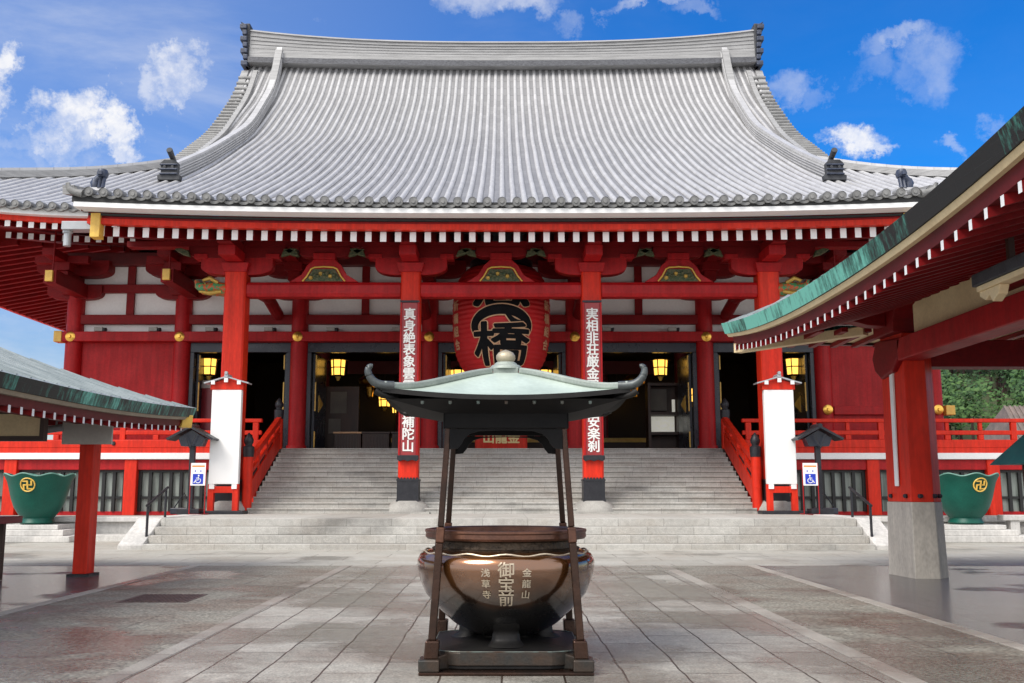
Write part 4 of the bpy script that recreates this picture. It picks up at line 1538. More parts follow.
# verandah in front of the outer bays (floor, white edge, beams, lower storey)
for s in (-1, 1):
    X0, X1 = 7.7, 30.0

    def bx(mb, a, b, y0, y1, z0, z1, mt):
        mb.box(min(s * a, s * b), max(s * a, s * b), y0, y1, z0, z1, mt)
        return mb
    m1 = MB()
    bx(m1, X0, X1, 31.95, 33.62, 2.46, 2.64, 'vermilion')
    bx(m1, 15.2, X1, 33.62, 60, 2.46, 2.64, 'vermilion')
    m1.build('verandah_floor', HALL)
    bx(MB(), X0, X1, 31.90, 32.1, 2.275, 2.475, 'white_paint').build('white_floor_edge', HALL, bevel=0.01)
    bx(MB(), X0, X1, 32.02, 32.3, 1.94, 2.273, 'crimson').build('lower_beam', HALL, bevel=0.015)
    m1 = MB()
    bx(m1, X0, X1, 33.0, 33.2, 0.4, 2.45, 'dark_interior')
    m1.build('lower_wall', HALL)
    for j, xx in enumerate((8.1, 11.9, 15.75, 19.6, 23.4, 27.2)):
        bx(MB(), xx - 0.2, xx + 0.2, 32.0 - 0.04, 32.4, 0.5, 2.27, 'vermilion').build('verandah_post', HALL, bevel=0.02)
        if j:
            xa = (8.1, 11.9, 15.75, 19.6, 23.4, 27.2)[j - 1] + 0.2
            xb = xx - 0.2
            wi = MB()
            bx(wi, xa, xb, 32.28, 32.32, 0.62, 1.94, 'curtain')
            bx(wi, xa, xb, 32.2, 32.3, 0.5, 0.62, 'crimson')
            win = wi.build('window', HALL)
            wb = MB()
            bx(wb, xa, xb, 32.17, 32.27, 1.86, 1.938, 'window_bar')
            bx(wb, xa, xb, 32.19, 32.26, 1.02, 1.10, 'window_bar')
            nb_ = 11
            for q in range(nb_):
                xx2 = lerp(xa + 0.05, xb - 0.05, q / (nb_ - 1))
                bx(wb, xx2 - 0.05, xx2 + 0.05, 32.16, 32.26, 0.62, 1.86, 'window_bar')
            wb.build('window_lattice', win)

# ---------------------------------------------------------------- verandah railings, stair balustrades
for s, side in ((-1, 'left'), (1, 'right')):
    vr = thing('verandah_railing', (s * 16, 31.95, 2.64), 'long vermilion wooden railing along the verandah %s of the stairs' % side, 'railing', 'vermilion verandah railings')

    def rail(z0, z1, y0, y1, nm):
        MB().box(min(s * 7.75, s * 30), max(s * 7.75, s * 30), y0, y1, z0, z1, 'vermilion').build(nm, vr, bevel=0.02)
    rail(3.46, 3.58, 31.97, 32.13, 'top_rail')
    rail(3.06, 3.20, 32.0, 32.10, 'middle_rail')
    rail(2.64, 2.90, 31.94, 32.14, 'bottom_rail')
    for j in range(21):
        xx = s * (7.95 + j * 1.07)
        tall = j % 4 == 0
        MB().box(xx - 0.09, xx + 0.09, 31.985, 32.115, 2.902, 3.458 if tall else 3.058, 'vermilion').build('post', vr, bevel=0.012)
        if not tall:
            MB().box(xx - 0.06, xx + 0.06, 32.0, 32.10, 3.202, 3.458, 'vermilion').build('post', vr, bevel=0.012)
        else:
            b_ = MB().cyl((xx + s * 0.25, 31.90, 2.78), (xx + s * 0.25, 31.94, 2.78), 0.055, 0.07, 'black_metal', 14)
            b_.build('stud', vr)
    # sloping balustrade beside the stairs
    xs_ = s * 7.22
    sb = thing('stair_balustrade', (xs_, 28.3, 0.64), 'sloping vermilion balustrade with dark capped newel posts on the %s flank of the stairs' % side, 'balustrade', 'stair balustrades')
    for (yy, zb, zt) in ((28.35, 0.64, 2.35), (32.75, 2.64, 3.75)):
        xx = s * (7.22 if yy < 30 else 7.38)
        nw_ = MB().cyl((xx, yy, zb), (xx, yy, zt), 0.14, 0.14, 'vermilion', 20).build('newel_post', sb, smooth=40)
        MB().lathe([(0.0, zt + 0.58), (0.03, zt + 0.55), (0.10, zt + 0.46), (0.14, zt + 0.36), (0.13, zt + 0.28), (0.10, zt + 0.24), (0.10, zt + 0.20), (0.16, zt + 0.17), (0.16, zt + 0.0), (0.15, zt - 0.12), (0.145, zt - 0.12)], xx, yy, 'black_metal', 20).build('cap', nw_, smooth=40)
    P0, P1 = Vector((s * 7.22, 28.30, 0)), Vector((s * 7.36, 32.85, 0))

    def slope(z0, z1, w, h, nm, mt='vermilion', ta=0.0, tb=1.0):
        a = P0.lerp(P1, ta)
        b = P0.lerp(P1, tb)
        a.z, b.z = lerp(z0, z1, ta), lerp(z0, z1, tb)
        return MB().beam([a, b], w, h, mt).build(nm, sb, bevel=0.015)
    slope(2.08, 3.66, 0.16, 0.18, 'top_rail')
    slope(1.66, 3.36, 0.10, 0.13, 'middle_rail')
    slope(1.14, 2.98, 0.13, 0.52, 'bottom_rail')
    slope(1.46, 3.22, 0.05, 0.06, 'handrail', 'black_metal', 0.02, 0.9)
    for t_ in (0.28, 0.52, 0.76):
        a = P0.lerp(P1, t_)
        MB().box(a.x - 0.06, a.x + 0.06, a.y - 0.06, a.y + 0.06, lerp(1.14, 2.98, t_) + 0.2, lerp(2.05, 3.62, t_), 'vermilion').build('post', sb)

# ---------------------------------------------------------------- stone stairs
st = thing('stone_staircase', (0, 28, 0.64), 'broad flight of worn pale stone stairs rising to the hall doors', 'stairs')
NST = 13
rise, tread = (2.66 - 0.645) / NST, 5.0 / NST
for i in range(NST):
    y0 = 28.15 + i * tread
    z1 = 0.645 + (i + 1) * rise
    hw = lerp(7.16, 7.30, i / NST)
    sb_ = MB().prism([(y0 + 0.03, z1 - rise - 0.01), (y0 + 0.03, z1 - 0.055), (y0, z1 - 0.045), (y0, z1), (33.45, z1), (33.45, z1 - rise - 0.01)], -hw, hw, 'step_stone', axis='x')
    o = sb_.build('step', st, bevel=0.012)
    o.data.transform(Matrix.Translation((0.37 * ((i * 7) % 5) - 0.8, 0, 0)))
    o.matrix_parent_inverse = Matrix.Translation((-(0.37 * ((i * 7) % 5) - 0.8), -28, -0.64))
lo = thing('stone_steps', (0.15, 22.2, 0), 'four wide low pale stone steps with a deep landing before the hall', 'steps')
H4 = [0.118, 0.293, 0.469, 0.645]
for i in range(4):
    y0 = 22.2 + i * 0.37
    o = MB().box(-7.92 + 0.0 * i, 8.22, y0, 32.0 if i == 3 else y0 + 0.9, (H4[i - 1] if i else -0.1) - (0.0 if i else 0), H4[i] - (0.002 if i < 3 else 0), 'step_stone').build('step', lo, bevel=0.012)
    off_ = 0.43 * ((i * 3) % 4) - 0.5
    o.data.transform(Matrix.Translation((off_, 0, 0)))
    o.matrix_parent_inverse = Matrix.Translation((-off_ - 0.15, -22.2, 0))
for s, xx in ((-1, -7.93), (1, 8.23)):
    ck = MB().prism([(22.25, -0.1), (22.25, 0.10), (23.45, 0.66), (26.6, 0.66), (26.6, -0.1)], xx, xx + s * 0.55, 'stone_white', axis='x')
    ck.build('cheek_wall', lo, bevel=0.02)

# terraces beside the steps
for s, side in ((-1, 'left'), (1, 'right')):
    te = thing('stone_terrace', (s * 16, 28, 0), 'low white stone terrace below the verandah on the %s of the steps' % side, 'terrace', 'white stone terraces')
    xa, xb = sorted((s * 8.8, s * 30))
    MB().box(xa, xb, 26.75, 32.6, -0.1, 0.46, 'stone_white').build('retaining_wall', te, bevel=0.01)
    for j in range(9):
        x0 = 8.8 + j * 2.35
        MB().box(min(s * x0, s * (x0 + 2.33)), max(s * x0, s * (x0 + 2.33)), 26.62, 27.2, 0.462, 0.60, 'stone_white').build('coping', te, bevel=0.02)
    MB().box(xa, xb, 27.205, 32.0, 0.462, 0.505, 'stone_grey').build('paving', te)
    MB().box(xa, xb, 25.9, 26.62, -0.1, 0.16, 'stone_white').build('footing', te, bevel=0.02)

bl = thing('stone_balustrade', (14.5, 26.4, 0.1), 'low white stone balustrade with square openings beside the right green basin', 'balustrade')
MB().box(12.95, 20, 25.95, 26.3, 0.52, 0.66, 'stone_white').build('top_rail', bl, bevel=0.02)
for j in range(8):
    x = 13.15 + j * 0.86
    MB().box(x, x + 0.24, 26.0, 26.26, 0.16, 0.518, 'stone_white').build('baluster', bl, bevel=0.015)

# ---------------------------------------------------------------- column plaques
for (cx, txt, lab) in ((COLX[1][0], '真身絶表象雲霞画出補陀山', 'tall wine red plaque with white brush writing on the column left of the lantern'),
                       (COLX[2][0], '実相非荘厳金碧装成安楽刹', 'tall wine red plaque with white brush writing on the column right of the lantern')):
    pq = thing('column_plaque', (cx, 28.15, 2.25), lab, 'plaque', 'calligraphy plaques on the canopy columns')
    y = 28.16
    MB().box(cx - 0.225, cx + 0.225, y - 0.03, y + 0.03, 2.27, 6.66, 'plaque_board').build('board', pq, bevel=0.01)
    fr = MB()
    fr.box(cx - 0.275, cx - 0.227, y - 0.055, y + 0.045, 2.27, 6.66, 'crimson')
    fr.box(cx + 0.227, cx + 0.275, y - 0.055, y + 0.045, 2.27, 6.66, 'crimson')
    fr.box(cx - 0.275, cx + 0.275, y - 0.055, y + 0.045, 6.662, 6.72, 'black_metal')
    fr.build('frame', pq)
    ft = MB()
    ft.prism([(cx - 0.30, 2.27), (cx - 0.31, 2.16), (cx - 0.24, 2.10), (cx - 0.12, 2.14), (cx, 2.10), (cx + 0.12, 2.14), (cx + 0.24, 2.10), (cx + 0.31, 2.16), (cx + 0.30, 2.27)], y - 0.07, y + 0.04, 'black_metal')
    ft.build('foot_fitting', pq, bevel=0.01)
    tx = MB()
    add_text(tx, txt, 0.36, 'lettering_white', lambda v: Vector((cx + v.x, y - 0.042 + v.y, 6.50 + v.z)), vertical=True, cell=0.345, extrude=0.004, bold=0.009, squash=1.0)
    tx.build('lettering', pq)

# ---------------------------------------------------------------- great lantern
LY = 30.4
ln_ = thing('paper_lantern', (-0.02, LY, 4.6), 'giant red paper lantern with bold black writing hung in the middle bay', 'lantern')
lp = [(0.80, 4.72), (0.98, 4.80), (1.20, 5.0), (1.38, 5.35), (1.47, 5.8), (1.51, 6.3), (1.51, 6.9), (1.46, 7.35), (1.34, 7.75), (1.12, 8.05), (0.92, 8.15)]
lpp = pchip([(z, r) for r, z in lp])
prof = [(lpp(lerp(4.72, 8.15, k_ / 44)) + (0.012 if k_ % 2 else -0.006), lerp(4.72, 8.15, k_ / 44)) for k_ in range(45)]
body = MB().lathe(prof, -0.02, LY, 'lantern_red', 64).build('body', ln_, smooth=60)
MB().lathe([(0.0, 4.58), (0.80, 4.58), (0.86, 4.62), (0.86, 4.74), (0.78, 4.76)], -0.02, LY, 'black_metal', 48).build('bottom_rim', ln_, smooth=40)
MB().lathe([(0.88, 8.12), (0.98, 8.16), (0.98, 8.36), (0.0, 8.38)], -0.02, LY, 'black_metal', 48).build('top_rim', ln_, smooth=40)
MB().cyl((-0.02, LY, 8.3), (-0.02, LY, 9.5), 0.06, 0.06, 'black_metal', 10).build('hanging_rod', ln_)


def wrap(off_, ang0=0.0, zc=0.0):
    def f(v):
        z = v.z + zc
        r = lpp(min(max(z, 4.72), 8.15)) + off_ - v.y
        a = v.x / 1.5 + ang0
        return Vector((-0.02 + r * math.sin(a), LY - r * math.cos(a), z))
    return f


for (mt, k_, nm) in (('tan_line', 0, 'lettering_outline'), ('ink_black', 1, 'lettering')):
    tx = MB()
    for (ch, size, zc, sq, off_, b0, b1) in (('志', 1.15, 6.68, 1.6, 0.020, 0.085, 0.060), ('橋', 1.34, 4.95, 1.32, 0.080, 0.066, 0.034)):
        add_text(tx, ch, size, mt, wrap(off_ + 0.015 * k_, 0.0, zc), bold=b1 if k_ else b0, ring=10, sub=0.16, squash=sq)
        tx.build(nm, ln_)
        tx = MB()
    # the middle character, brushed as one broad arch with a tail curling in
    gr = 0.0 if k_ else 0.036
    f_ = wrap(0.050 + 0.015 * k_)
    NA = 40
    pts = []
    for i in range(NA + 1):
        a = lerp(R(200), R(-22), i / NA)
        wd_ = lerp(0.20, 0.30, math.sin(math.pi * i / NA)) * 0.5 + gr
        cxx, czz = 0.80 * math.cos(a), 6.10 + 0.50 * math.sin(a)
        nx_, nz_ = math.cos(a) * 0.50, math.sin(a) * 0.80
        L_ = math.hypot(nx_, nz_)
        ext = (-gr if i == 0 else (gr if i == NA else 0)) * 0.8
        for q in (-1, 1):
            pts.append(f_(Vector((cxx + q * wd_ * nx_ / L_ + ext * math.sin(a), 0, czz + q * wd_ * nz_ / L_ - ext * math.cos(a)))))
    tx.poly(pts, [(2 * i, 2 * i + 1, 2 * i + 3, 2 * i + 2) for i in range(NA)], mt)
    f_ = wrap(0.055 + 0.015 * k_)
    pts = []
    for i in range(13):
        t_ = i / 12
        cxx, czz = lerp(0.12, 0.60, t_), 6.52 - 0.34 * t_ - 0.10 * math.sin(math.pi * t_)
        wd_ = lerp(0.05, 0.13, t_) + gr
        pts += [f_(Vector((cxx - wd_ * 0.55, 0, czz - wd_ * 0.8))), f_(Vector((cxx + wd_ * 0.55, 0, czz + wd_ * 0.8)))]
    tx.poly(pts, [(2 * i, 2 * i + 1, 2 * i + 3, 2 * i + 2) for i in range(12)], mt)
    tx.build(nm, ln_)
for s in (-1, 1):
    tx = MB()
    add_text(tx, '新橋組合', 0.34, 'tan_line', wrap(0.022, s * 1.14, 7.10), vertical=True, cell=0.40, bold=0.012, sub=0.16, squash=1.1)
    tx.build('side_lettering', ln_)

# ---------------------------------------------------------------- things inside the doors
ob = thing('offering_box', (-0.03, 35.0, 2.66), 'bright red offering box with gold characters behind the burner posts', 'offering box')
MB().box(-0.95, 0.89, 34.9, 35.7, 2.66, 3.40, 'vermilion').build('box', ob, bevel=0.02)
MB().box(-1.0, 0.94, 34.86, 35.74, 3.402, 3.46, 'dark_wood').build('lid', ob)
for k_, ch in enumerate('山龍金'):
    tx = MB()
    add_text(tx, ch, 0.42, 'lettering_gold', lambda v: Vector((-0.47 + 0.44 * k_ + v.x * 1.05, 34.89 + v.y, 2.92 + v.z)), extrude=0.006, bold=0.014)
    tx.build('lettering', ob)


def lamp(loc, r, h, label, first=[]):
    if not first:
        x, y, z = loc
        l = thing('hanging_lamp', loc, label, 'lamp', 'lit golden lamps inside the hall')
        n = 6
        MB().cyl((x, y, z), (x, y, z + h), r * 0.85, r, 'lamp_glow', n).build('glass', l)
        f_ = MB()
        for k_ in range(n):
            a = 2 * math.pi * k_ / n
            f_.beam([(x + r * .87 * math.cos(a), y + r * .87 * math.sin(a), z), (x + r * 1.02 * math.cos(a), y + r * 1.02 * math.sin(a), z + h)], r * .12, r * .12, 'dark_wood')
        f_.cyl((x, y, z - .05), (x, y, z), r * 0.6, r * 0.92, 'dark_wood', n)
        f_.cyl((x, y, z + h), (x, y, z + h + 0.14), r * 1.5, r * .3, 'dark_wood', n)
        f_.cyl((x, y, z + h / 2 - .02), (x, y, z + h / 2 + .02), r * 1.0, r * 1.0, 'dark_wood', n, cap=False)
        f_.cyl((x, y, z - .20), (x, y, z - .05), r * 0.15, r * .4, 'gold_paint', n)
        f_.cyl((x, y, z + h + 0.1), (x, y, 7.0), 0.015, 0.015, 'dark_wood', 6)
        f_.build('lamp_frame', l)
        first.append(l)
        return l
    return dup(first[0], loc, label)


lamp((-6.0, 36.0, 5.45), 0.27, 0.55, 'lit lamp alone inside the bay left of the left plaque column')
lamp((-10.42, 34.95, 5.35), 0.3, 0.6, 'lit lamp in the outer left doorway above the red drum')
lamp((-9.72, 35.6, 5.2), 0.3, 0.6, 'lit lamp half hidden behind the outer left canopy column')
lamp((5.8, 36.0, 5.45), 0.3, 0.6, 'lit lamp over the display case in the bay right of the right plaque column')
lamp((10.36, 34.95, 5.35), 0.3, 0.6, 'lit lamp in the outer right doorway beside the folded door')
lamp((8.1, 42.0, 5.0), 0.2, 0.5, 'small dim lamp deep inside the outer right doorway')
lamp((-1.62, 36.2, 5.10), 0.3, 0.6, 'lit lamp peeping past the lower left of the giant lantern')
lamp((1.55, 36.2, 5.10), 0.3, 0.6, 'lit lamp peeping past the lower right of the giant lantern')
lamp((-5.05, 42.5, 4.85), 0.3, 0.5, 'far lamp under the left curl of the burner roof, upper one')
lamp((-4.55, 43.2, 4.62), 0.3, 0.5, 'far lamp under the left curl of the burner roof, lower one')
lamp((5.0, 43.0, 5.0), 0.3, 0.5, 'far lamp just under the right curl of the burner roof')

for (x0, w, lab) in ((-5.95, 0.95, 'dark slatted wooden counter nearest the left lamp post, pale top edge'), (-4.95, 0.95, 'dark slatted wooden counter in the middle of three by the left doors'), (-3.9, 0.8, 'dark slatted wooden counter beside the left plaque column')):
    ct = thing('wooden_counter', (x0 + w / 2, 35.3, 2.66), lab, 'counter', 'dark counters inside the left doors')
    MB().box(x0, x0 + w, 35.2, 35.8, 2.66, 3.28, 'dark_wood').build('body', ct, bevel=0.015)
    MB().box(x0 - 0.03, x0 + w + 0.03, 35.15, 35.85, 3.282, 3.34, 'tan_line' if x0 < -5.5 else 'dark_wood').build('top', ct)
    sl_ = MB()
    for q in range(9):
        xx = x0 + 0.06 + q * (w - 0.15) / 8
        sl_.box(xx, xx + 0.035, 35.17, 35.198, 2.7, 3.24, 'dark_wood')
    sl_.build('slats', ct)
nb1 = thing('notice_board', (-6.1, 36.6, 2.66), 'dark framed board with pale sheets inside the left doorway below the lamp', 'notice board')
MB().box(-6.55, -5.3, 36.6, 36.75, 2.66, 5.1, 'dark_wood').build('board', nb1)
pn = MB().box(-6.35, -5.75, 36.57, 36.598, 4.1, 4.9, 'shaded_sheet')
pn.build('upper_sheet', nb1)
MB().box(-6.4, -5.95, 36.57, 36.598, 3.35, 3.9, 'shaded_sheet').build('lower_sheet', nb1)
dc = thing('display_case', (6.0, 36.2, 2.66), 'dim lit glass display case standing inside the right doorway', 'display case')
cs = MB()
for (a, b) in ((5.35, 5.45), (6.45, 6.55)):
    cs.box(a, b, 36.2, 36.9, 2.66, 5.2, 'dark_wood')
for z in (2.66, 3.3, 4.02, 5.1):
    cs.box(5.45, 6.45, 36.22, 36.88, z, z + 0.1, 'dark_wood')
cs.box(5.45, 6.45, 36.82, 36.9, 2.76, 5.1, 'dark_wood')
cs.build('cabinet', dc)
MB().box(5.50, 6.40, 36.78, 36.815, 3.42, 4.0, 'case_glow').build('lit_back_panel', dc)
MB().box(5.50, 6.10, 36.60, 36.7, 4.2, 5.0, 'shaded_sheet').build('framed_sheet', dc)
MB().cyl((6.33, 36.5, 4.15), (6.33, 36.5, 4.6), 0.06, 0.06, 'case_glow', 10).build('tube_lamp', dc)
al = thing('inner_altar', (0, 42.8, 2.66), 'dim gilded altar deep inside the hall behind the offering box', 'altar')
MB().box(-6.6, 6.6, 42.2, 43.9, 2.66, 3.5, 'dark_wood').build('platform', al, bevel=0.02)
MB().box(-6.6, 6.6, 42.1, 42.2, 3.3, 3.48, 'gold_paint').build('gilded_rail', al)
for x in (-4.4, -1.5, 1.5, 4.4):
    MB().cyl((x, 42.3, 3.5), (x, 42.3, 6.8), 0.13, 0.13, 'plaque_wine', 14).build('pillar', al, smooth=40)
for x in (-5.6, -3.0, 0.0, 3.0, 5.6):
    MB().lathe([(0.30, 6.1), (0.5, 5.9), (0.46, 5.75), (0.18, 5.6), (0.12, 5.2), (0.0, 5.15)], x, 41.8, 'gold', 12).build('gilded_canopy', al)
MB().prism([(-6.6, 6.2), (6.6, 6.2), (6.6, 6.75), (-6.6, 6.75)], 42.0, 42.1, 'plaque_wine').build('curtain', al)
dm = thing('red_drum', (-10.3, 34.9, 2.66), 'big dull red drum with a pale top behind the left white sign', 'drum')
MB().cyl((-10.2, 35.4, 2.67), (-10.2, 35.4, 4.85), 0.85, 0.85, 'plaque_wine', 36).build('shell', dm, smooth=40)
MB().lathe([(0.88, 4.83), (0.9, 4.9), (0.86, 5.05), (0.80, 5.12), (0.0, 5.14)], -10.2, 35.4, 'stone_grey', 36).build('lid', dm, smooth=40)

# ---------------------------------------------------------------- standing white signs, access signs, roofed posts, handrails
for s, side, cx in ((-1, 'left', -7.66), (1, 'right', 7.70)):
    y = 27.55
    sg = thing('standing_sign', (cx, y, 0.645), 'tall blank white standing sign with tiny roof before the %s outer column' % side, 'sign', 'tall white standing signs')
    MB().box(cx - 0.41, cx + 0.41, y - 0.09, y + 0.09, 1.46, 4.06, 'banner_white').build('panel', sg, bevel=0.012)
    fr = MB()
    for q in (-1, 1):
        fr.box(cx + q * 0.34 - 0.08, cx + q * 0.34 + 0.08, y - 0.08, y + 0.08, 0.72, 1.458, 'vermilion')
    fr.box(cx - 0.28, cx + 0.28, y - 0.07, y + 0.07, 1.22, 1.40, 'vermilion')
    fr.build('frame', sg, bevel=0.008)
    fr = MB()
    fr.box(cx - 0.46, cx + 0.46, y - 0.1, y + 0.1, 4.062, 4.22, 'vermilion')
    fr.prism([(cx - 0.50, 4.215), (cx + 0.50, 4.215), (cx, 4.37)], y - 0.098, y + 0.098, 'vermilion')
    fr.build('header', sg, bevel=0.008)
    MB().box(cx - 0.62, cx + 0.62, y - 0.28, y + 0.28, 0.647, 0.74, 'black_metal').build('base', sg, bevel=0.01)
    for q in (-0.31, 0.31):
        MB().box(cx + q - 0.07, cx + q + 0.07, y - 0.11, y + 0.11, 1.33, 1.455, 'white_paint').build('foot_block', sg)
    rf_ = MB()
    for q in (-1, 1):
        rf_.beam([(cx, y, 4.42), (cx + q * 0.36, y, 4.31), (cx + q * 0.62, y, 4.24)], 0.4, 0.035, 'grey_metal')
        rf_.box(cx + q * 0.36 - 0.05, cx + q * 0.36 + 0.05, y - 0.23, y - 0.18, 4.20, 4.30, 'white_paint')
    rf_.box(cx - 0.05, cx + 0.05, y - 0.23, y - 0.18, 4.26, 4.38, 'white_paint')
    rf_.cyl((cx, y - 0.22, 4.45), (cx, y + 0.22, 4.45), 0.055, 0.055, 'grey_metal', 12)
    rf_.cyl((cx, y - 0.25, 4.52), (cx, y - 0.16, 4.52), 0.045, 0.045, 'grey_metal', 12)
    rf_.build('little_roof', sg)
    # access sign
    ax_ = cx - 0.52 if s < 0 else cx + 0.60
    y = 26.9
    ac = thing('access_sign', (ax_, y, 0.645), 'small white sign with blue wheelchair symbol on thin red frame, %s of the steps' % side, 'sign', 'wheelchair access signs')
    MB().box(ax_ - 0.205, ax_ + 0.205, y - 0.012, y + 0.012, 1.42, 2.02, 'banner_white').build('panel', ac)
    MB().box(ax_ - 0.14, ax_ + 0.14, y - 0.020, y - 0.0125, 1.46, 1.73, 'sign_blue').build('blue_square', ac)
    wc = MB()
    q = -s * -1
    wz = 1.47
    wc.cyl((ax_ - 0.02 * q, y - 0.026, wz + 0.215), (ax_ - 0.02 * q, y - 0.0205, wz + 0.215), 0.022, 0.022, 'banner_white', 14)
    ring = [(ax_ - 0.01 * q + 0.068 * math.cos(a), y - 0.024, wz + 0.08 + 0.062 * math.sin(a)) for a in [R(120 + k_ * 22) if q > 0 else R(60 - k_ * 22) for k_ in range(11)]]
    wc.tube(ring, 0.011, 'banner_white', 6)
    wc.tube([(ax_ - 0.02 * q, y - 0.024, wz + 0.185), (ax_ - 0.012 * q, y - 0.024, wz + 0.095), (ax_ + 0.055 * q, y - 0.024, wz + 0.092), (ax_ + 0.085 * q, y - 0.024, wz + 0.03), (ax_ + 0.11 * q, y - 0.024, wz + 0.035)], 0.013, 'banner_white', 6)
    wc.tube([(ax_ - 0.018 * q, y - 0.024, wz + 0.15), (ax_ + 0.045 * q, y - 0.024, wz + 0.145)], 0.010, 'banner_white', 6)
    wc.build('wheelchair_symbol', ac)
    st_ = MB()
    st_.box(ax_ - 0.17, ax_ + 0.17, y - 0.016, y - 0.0125, 1.915, 1.955, 'sign_orange')
    for k_ in range(2):
        xx = ax_ - 0.08 + k_ * 0.15
        st_.prism([(xx - 0.025, 1.80), (xx, 1.835), (xx + 0.025, 1.80), (xx + 0.008, 1.80), (xx + 0.008, 1.775), (xx - 0.008, 1.775), (xx - 0.008, 1.80)], y - 0.016, y - 0.0125, 'sign_blue')
    st_.build('strip_and_arrows', ac)
    lg = MB()
    lg.tube([(ax_ - 0.205, y, 2.02), (ax_ - 0.205, y, 0.66), (ax_ + 0.205, y, 0.66), (ax_ + 0.205, y, 2.02)], 0.014, 'crimson', 6)
    lg.tube([(ax_ - 0.205, y, 0.66), (ax_ - 0.205, y + 0.4, 0.66)], 0.014, 'crimson', 6)
    lg.tube([(ax_ + 0.205, y, 0.66), (ax_ + 0.205, y + 0.4, 0.66)], 0.014, 'crimson', 6)
    lg.build('frame', ac)
    # small roofed post
    px_ = -8.45 if s < 0 else 8.62
    y = 27.2
    lpst = thing('roofed_post', (px_, y, 0.645), 'slim black post carrying a small dark gabled roof, %s of the steps' % side, 'post', 'black roofed posts')
    MB().box(px_ - 0.07, px_ + 0.07, y - 0.07, y + 0.07, 0.65, 2.75, 'black_metal').build('pole', lpst, bevel=0.01)
    MB().box(px_ - 0.3, px_ + 0.3, y - 0.22, y + 0.22, 0.645, 0.80, 'black_metal').build('base', lpst, bevel=0.01)
    lf = MB()
    for q in (-1, 1):
        lf.beam([(px_, y, 3.0), (px_ + q * 0.62, y, 2.66)], 0.7, 0.06, 'black_metal')
        lf.tube([(px_, y - 0.3, 2.42), (px_ + q * 0.16, y - 0.3, 2.80)], 0.014, 'black_metal', 6)
    lf.cyl((px_, y - 0.36, 3.03), (px_, y + 0.36, 3.03), 0.06, 0.06, 'black_metal', 10)
    lf.build('roof', lpst)
    hb_ = MB().prism([(px_ - 0.36, 2.70), (px_ - 0.28, 2.48), (px_ + 0.28, 2.48), (px_ + 0.36, 2.70), (px_, 2.92)], y - 0.16, y + 0.2, 'black_lacquer')
    hb_.build('lamp_box', lpst)
    # handrail on the low steps
    hx = -7.98 if s < 0 else 8.3
    hr = thing('metal_handrail', (hx, 22.6, 0), 'short black tubular handrail on the %s end of the low steps' % side, 'handrail', 'black step handrails')
    MB().tube([(hx, 22.55, 0.95), (hx, 23.9, 1.36)], 0.032, 'black_metal', 10).build('rail', hr)
    for (yy, zb, zt) in ((22.62, 0.15, 0.97), (23.8, 0.60, 1.33)):
        MB().cyl((hx, yy, zb), (hx, yy, zt), 0.03, 0.03, 'black_metal', 12).build('post', hr)
    # folded stand on the landing beside the access sign
    fx = ax_ + s * 0.55
    fs_ = thing('floor_lamp_stand', (fx, 27.4, 0.645), 'low dark floodlight box on the landing next to the %s access sign' % side, 'floodlight', 'floodlights on the landing')
    MB().box(fx - 0.30, fx + 0.30, 27.3, 27.6, 0.65, 0.82, 'black_lacquer').build('box', fs_, bevel=0.02)
    MB().tube([(fx - 0.25, 27.45, 0.8), (fx - s * 0.02, 27.45, 1.22), (fx + 0.25, 27.45, 0.8)], 0.02, 'black_metal', 6).build('bracket', fs_)

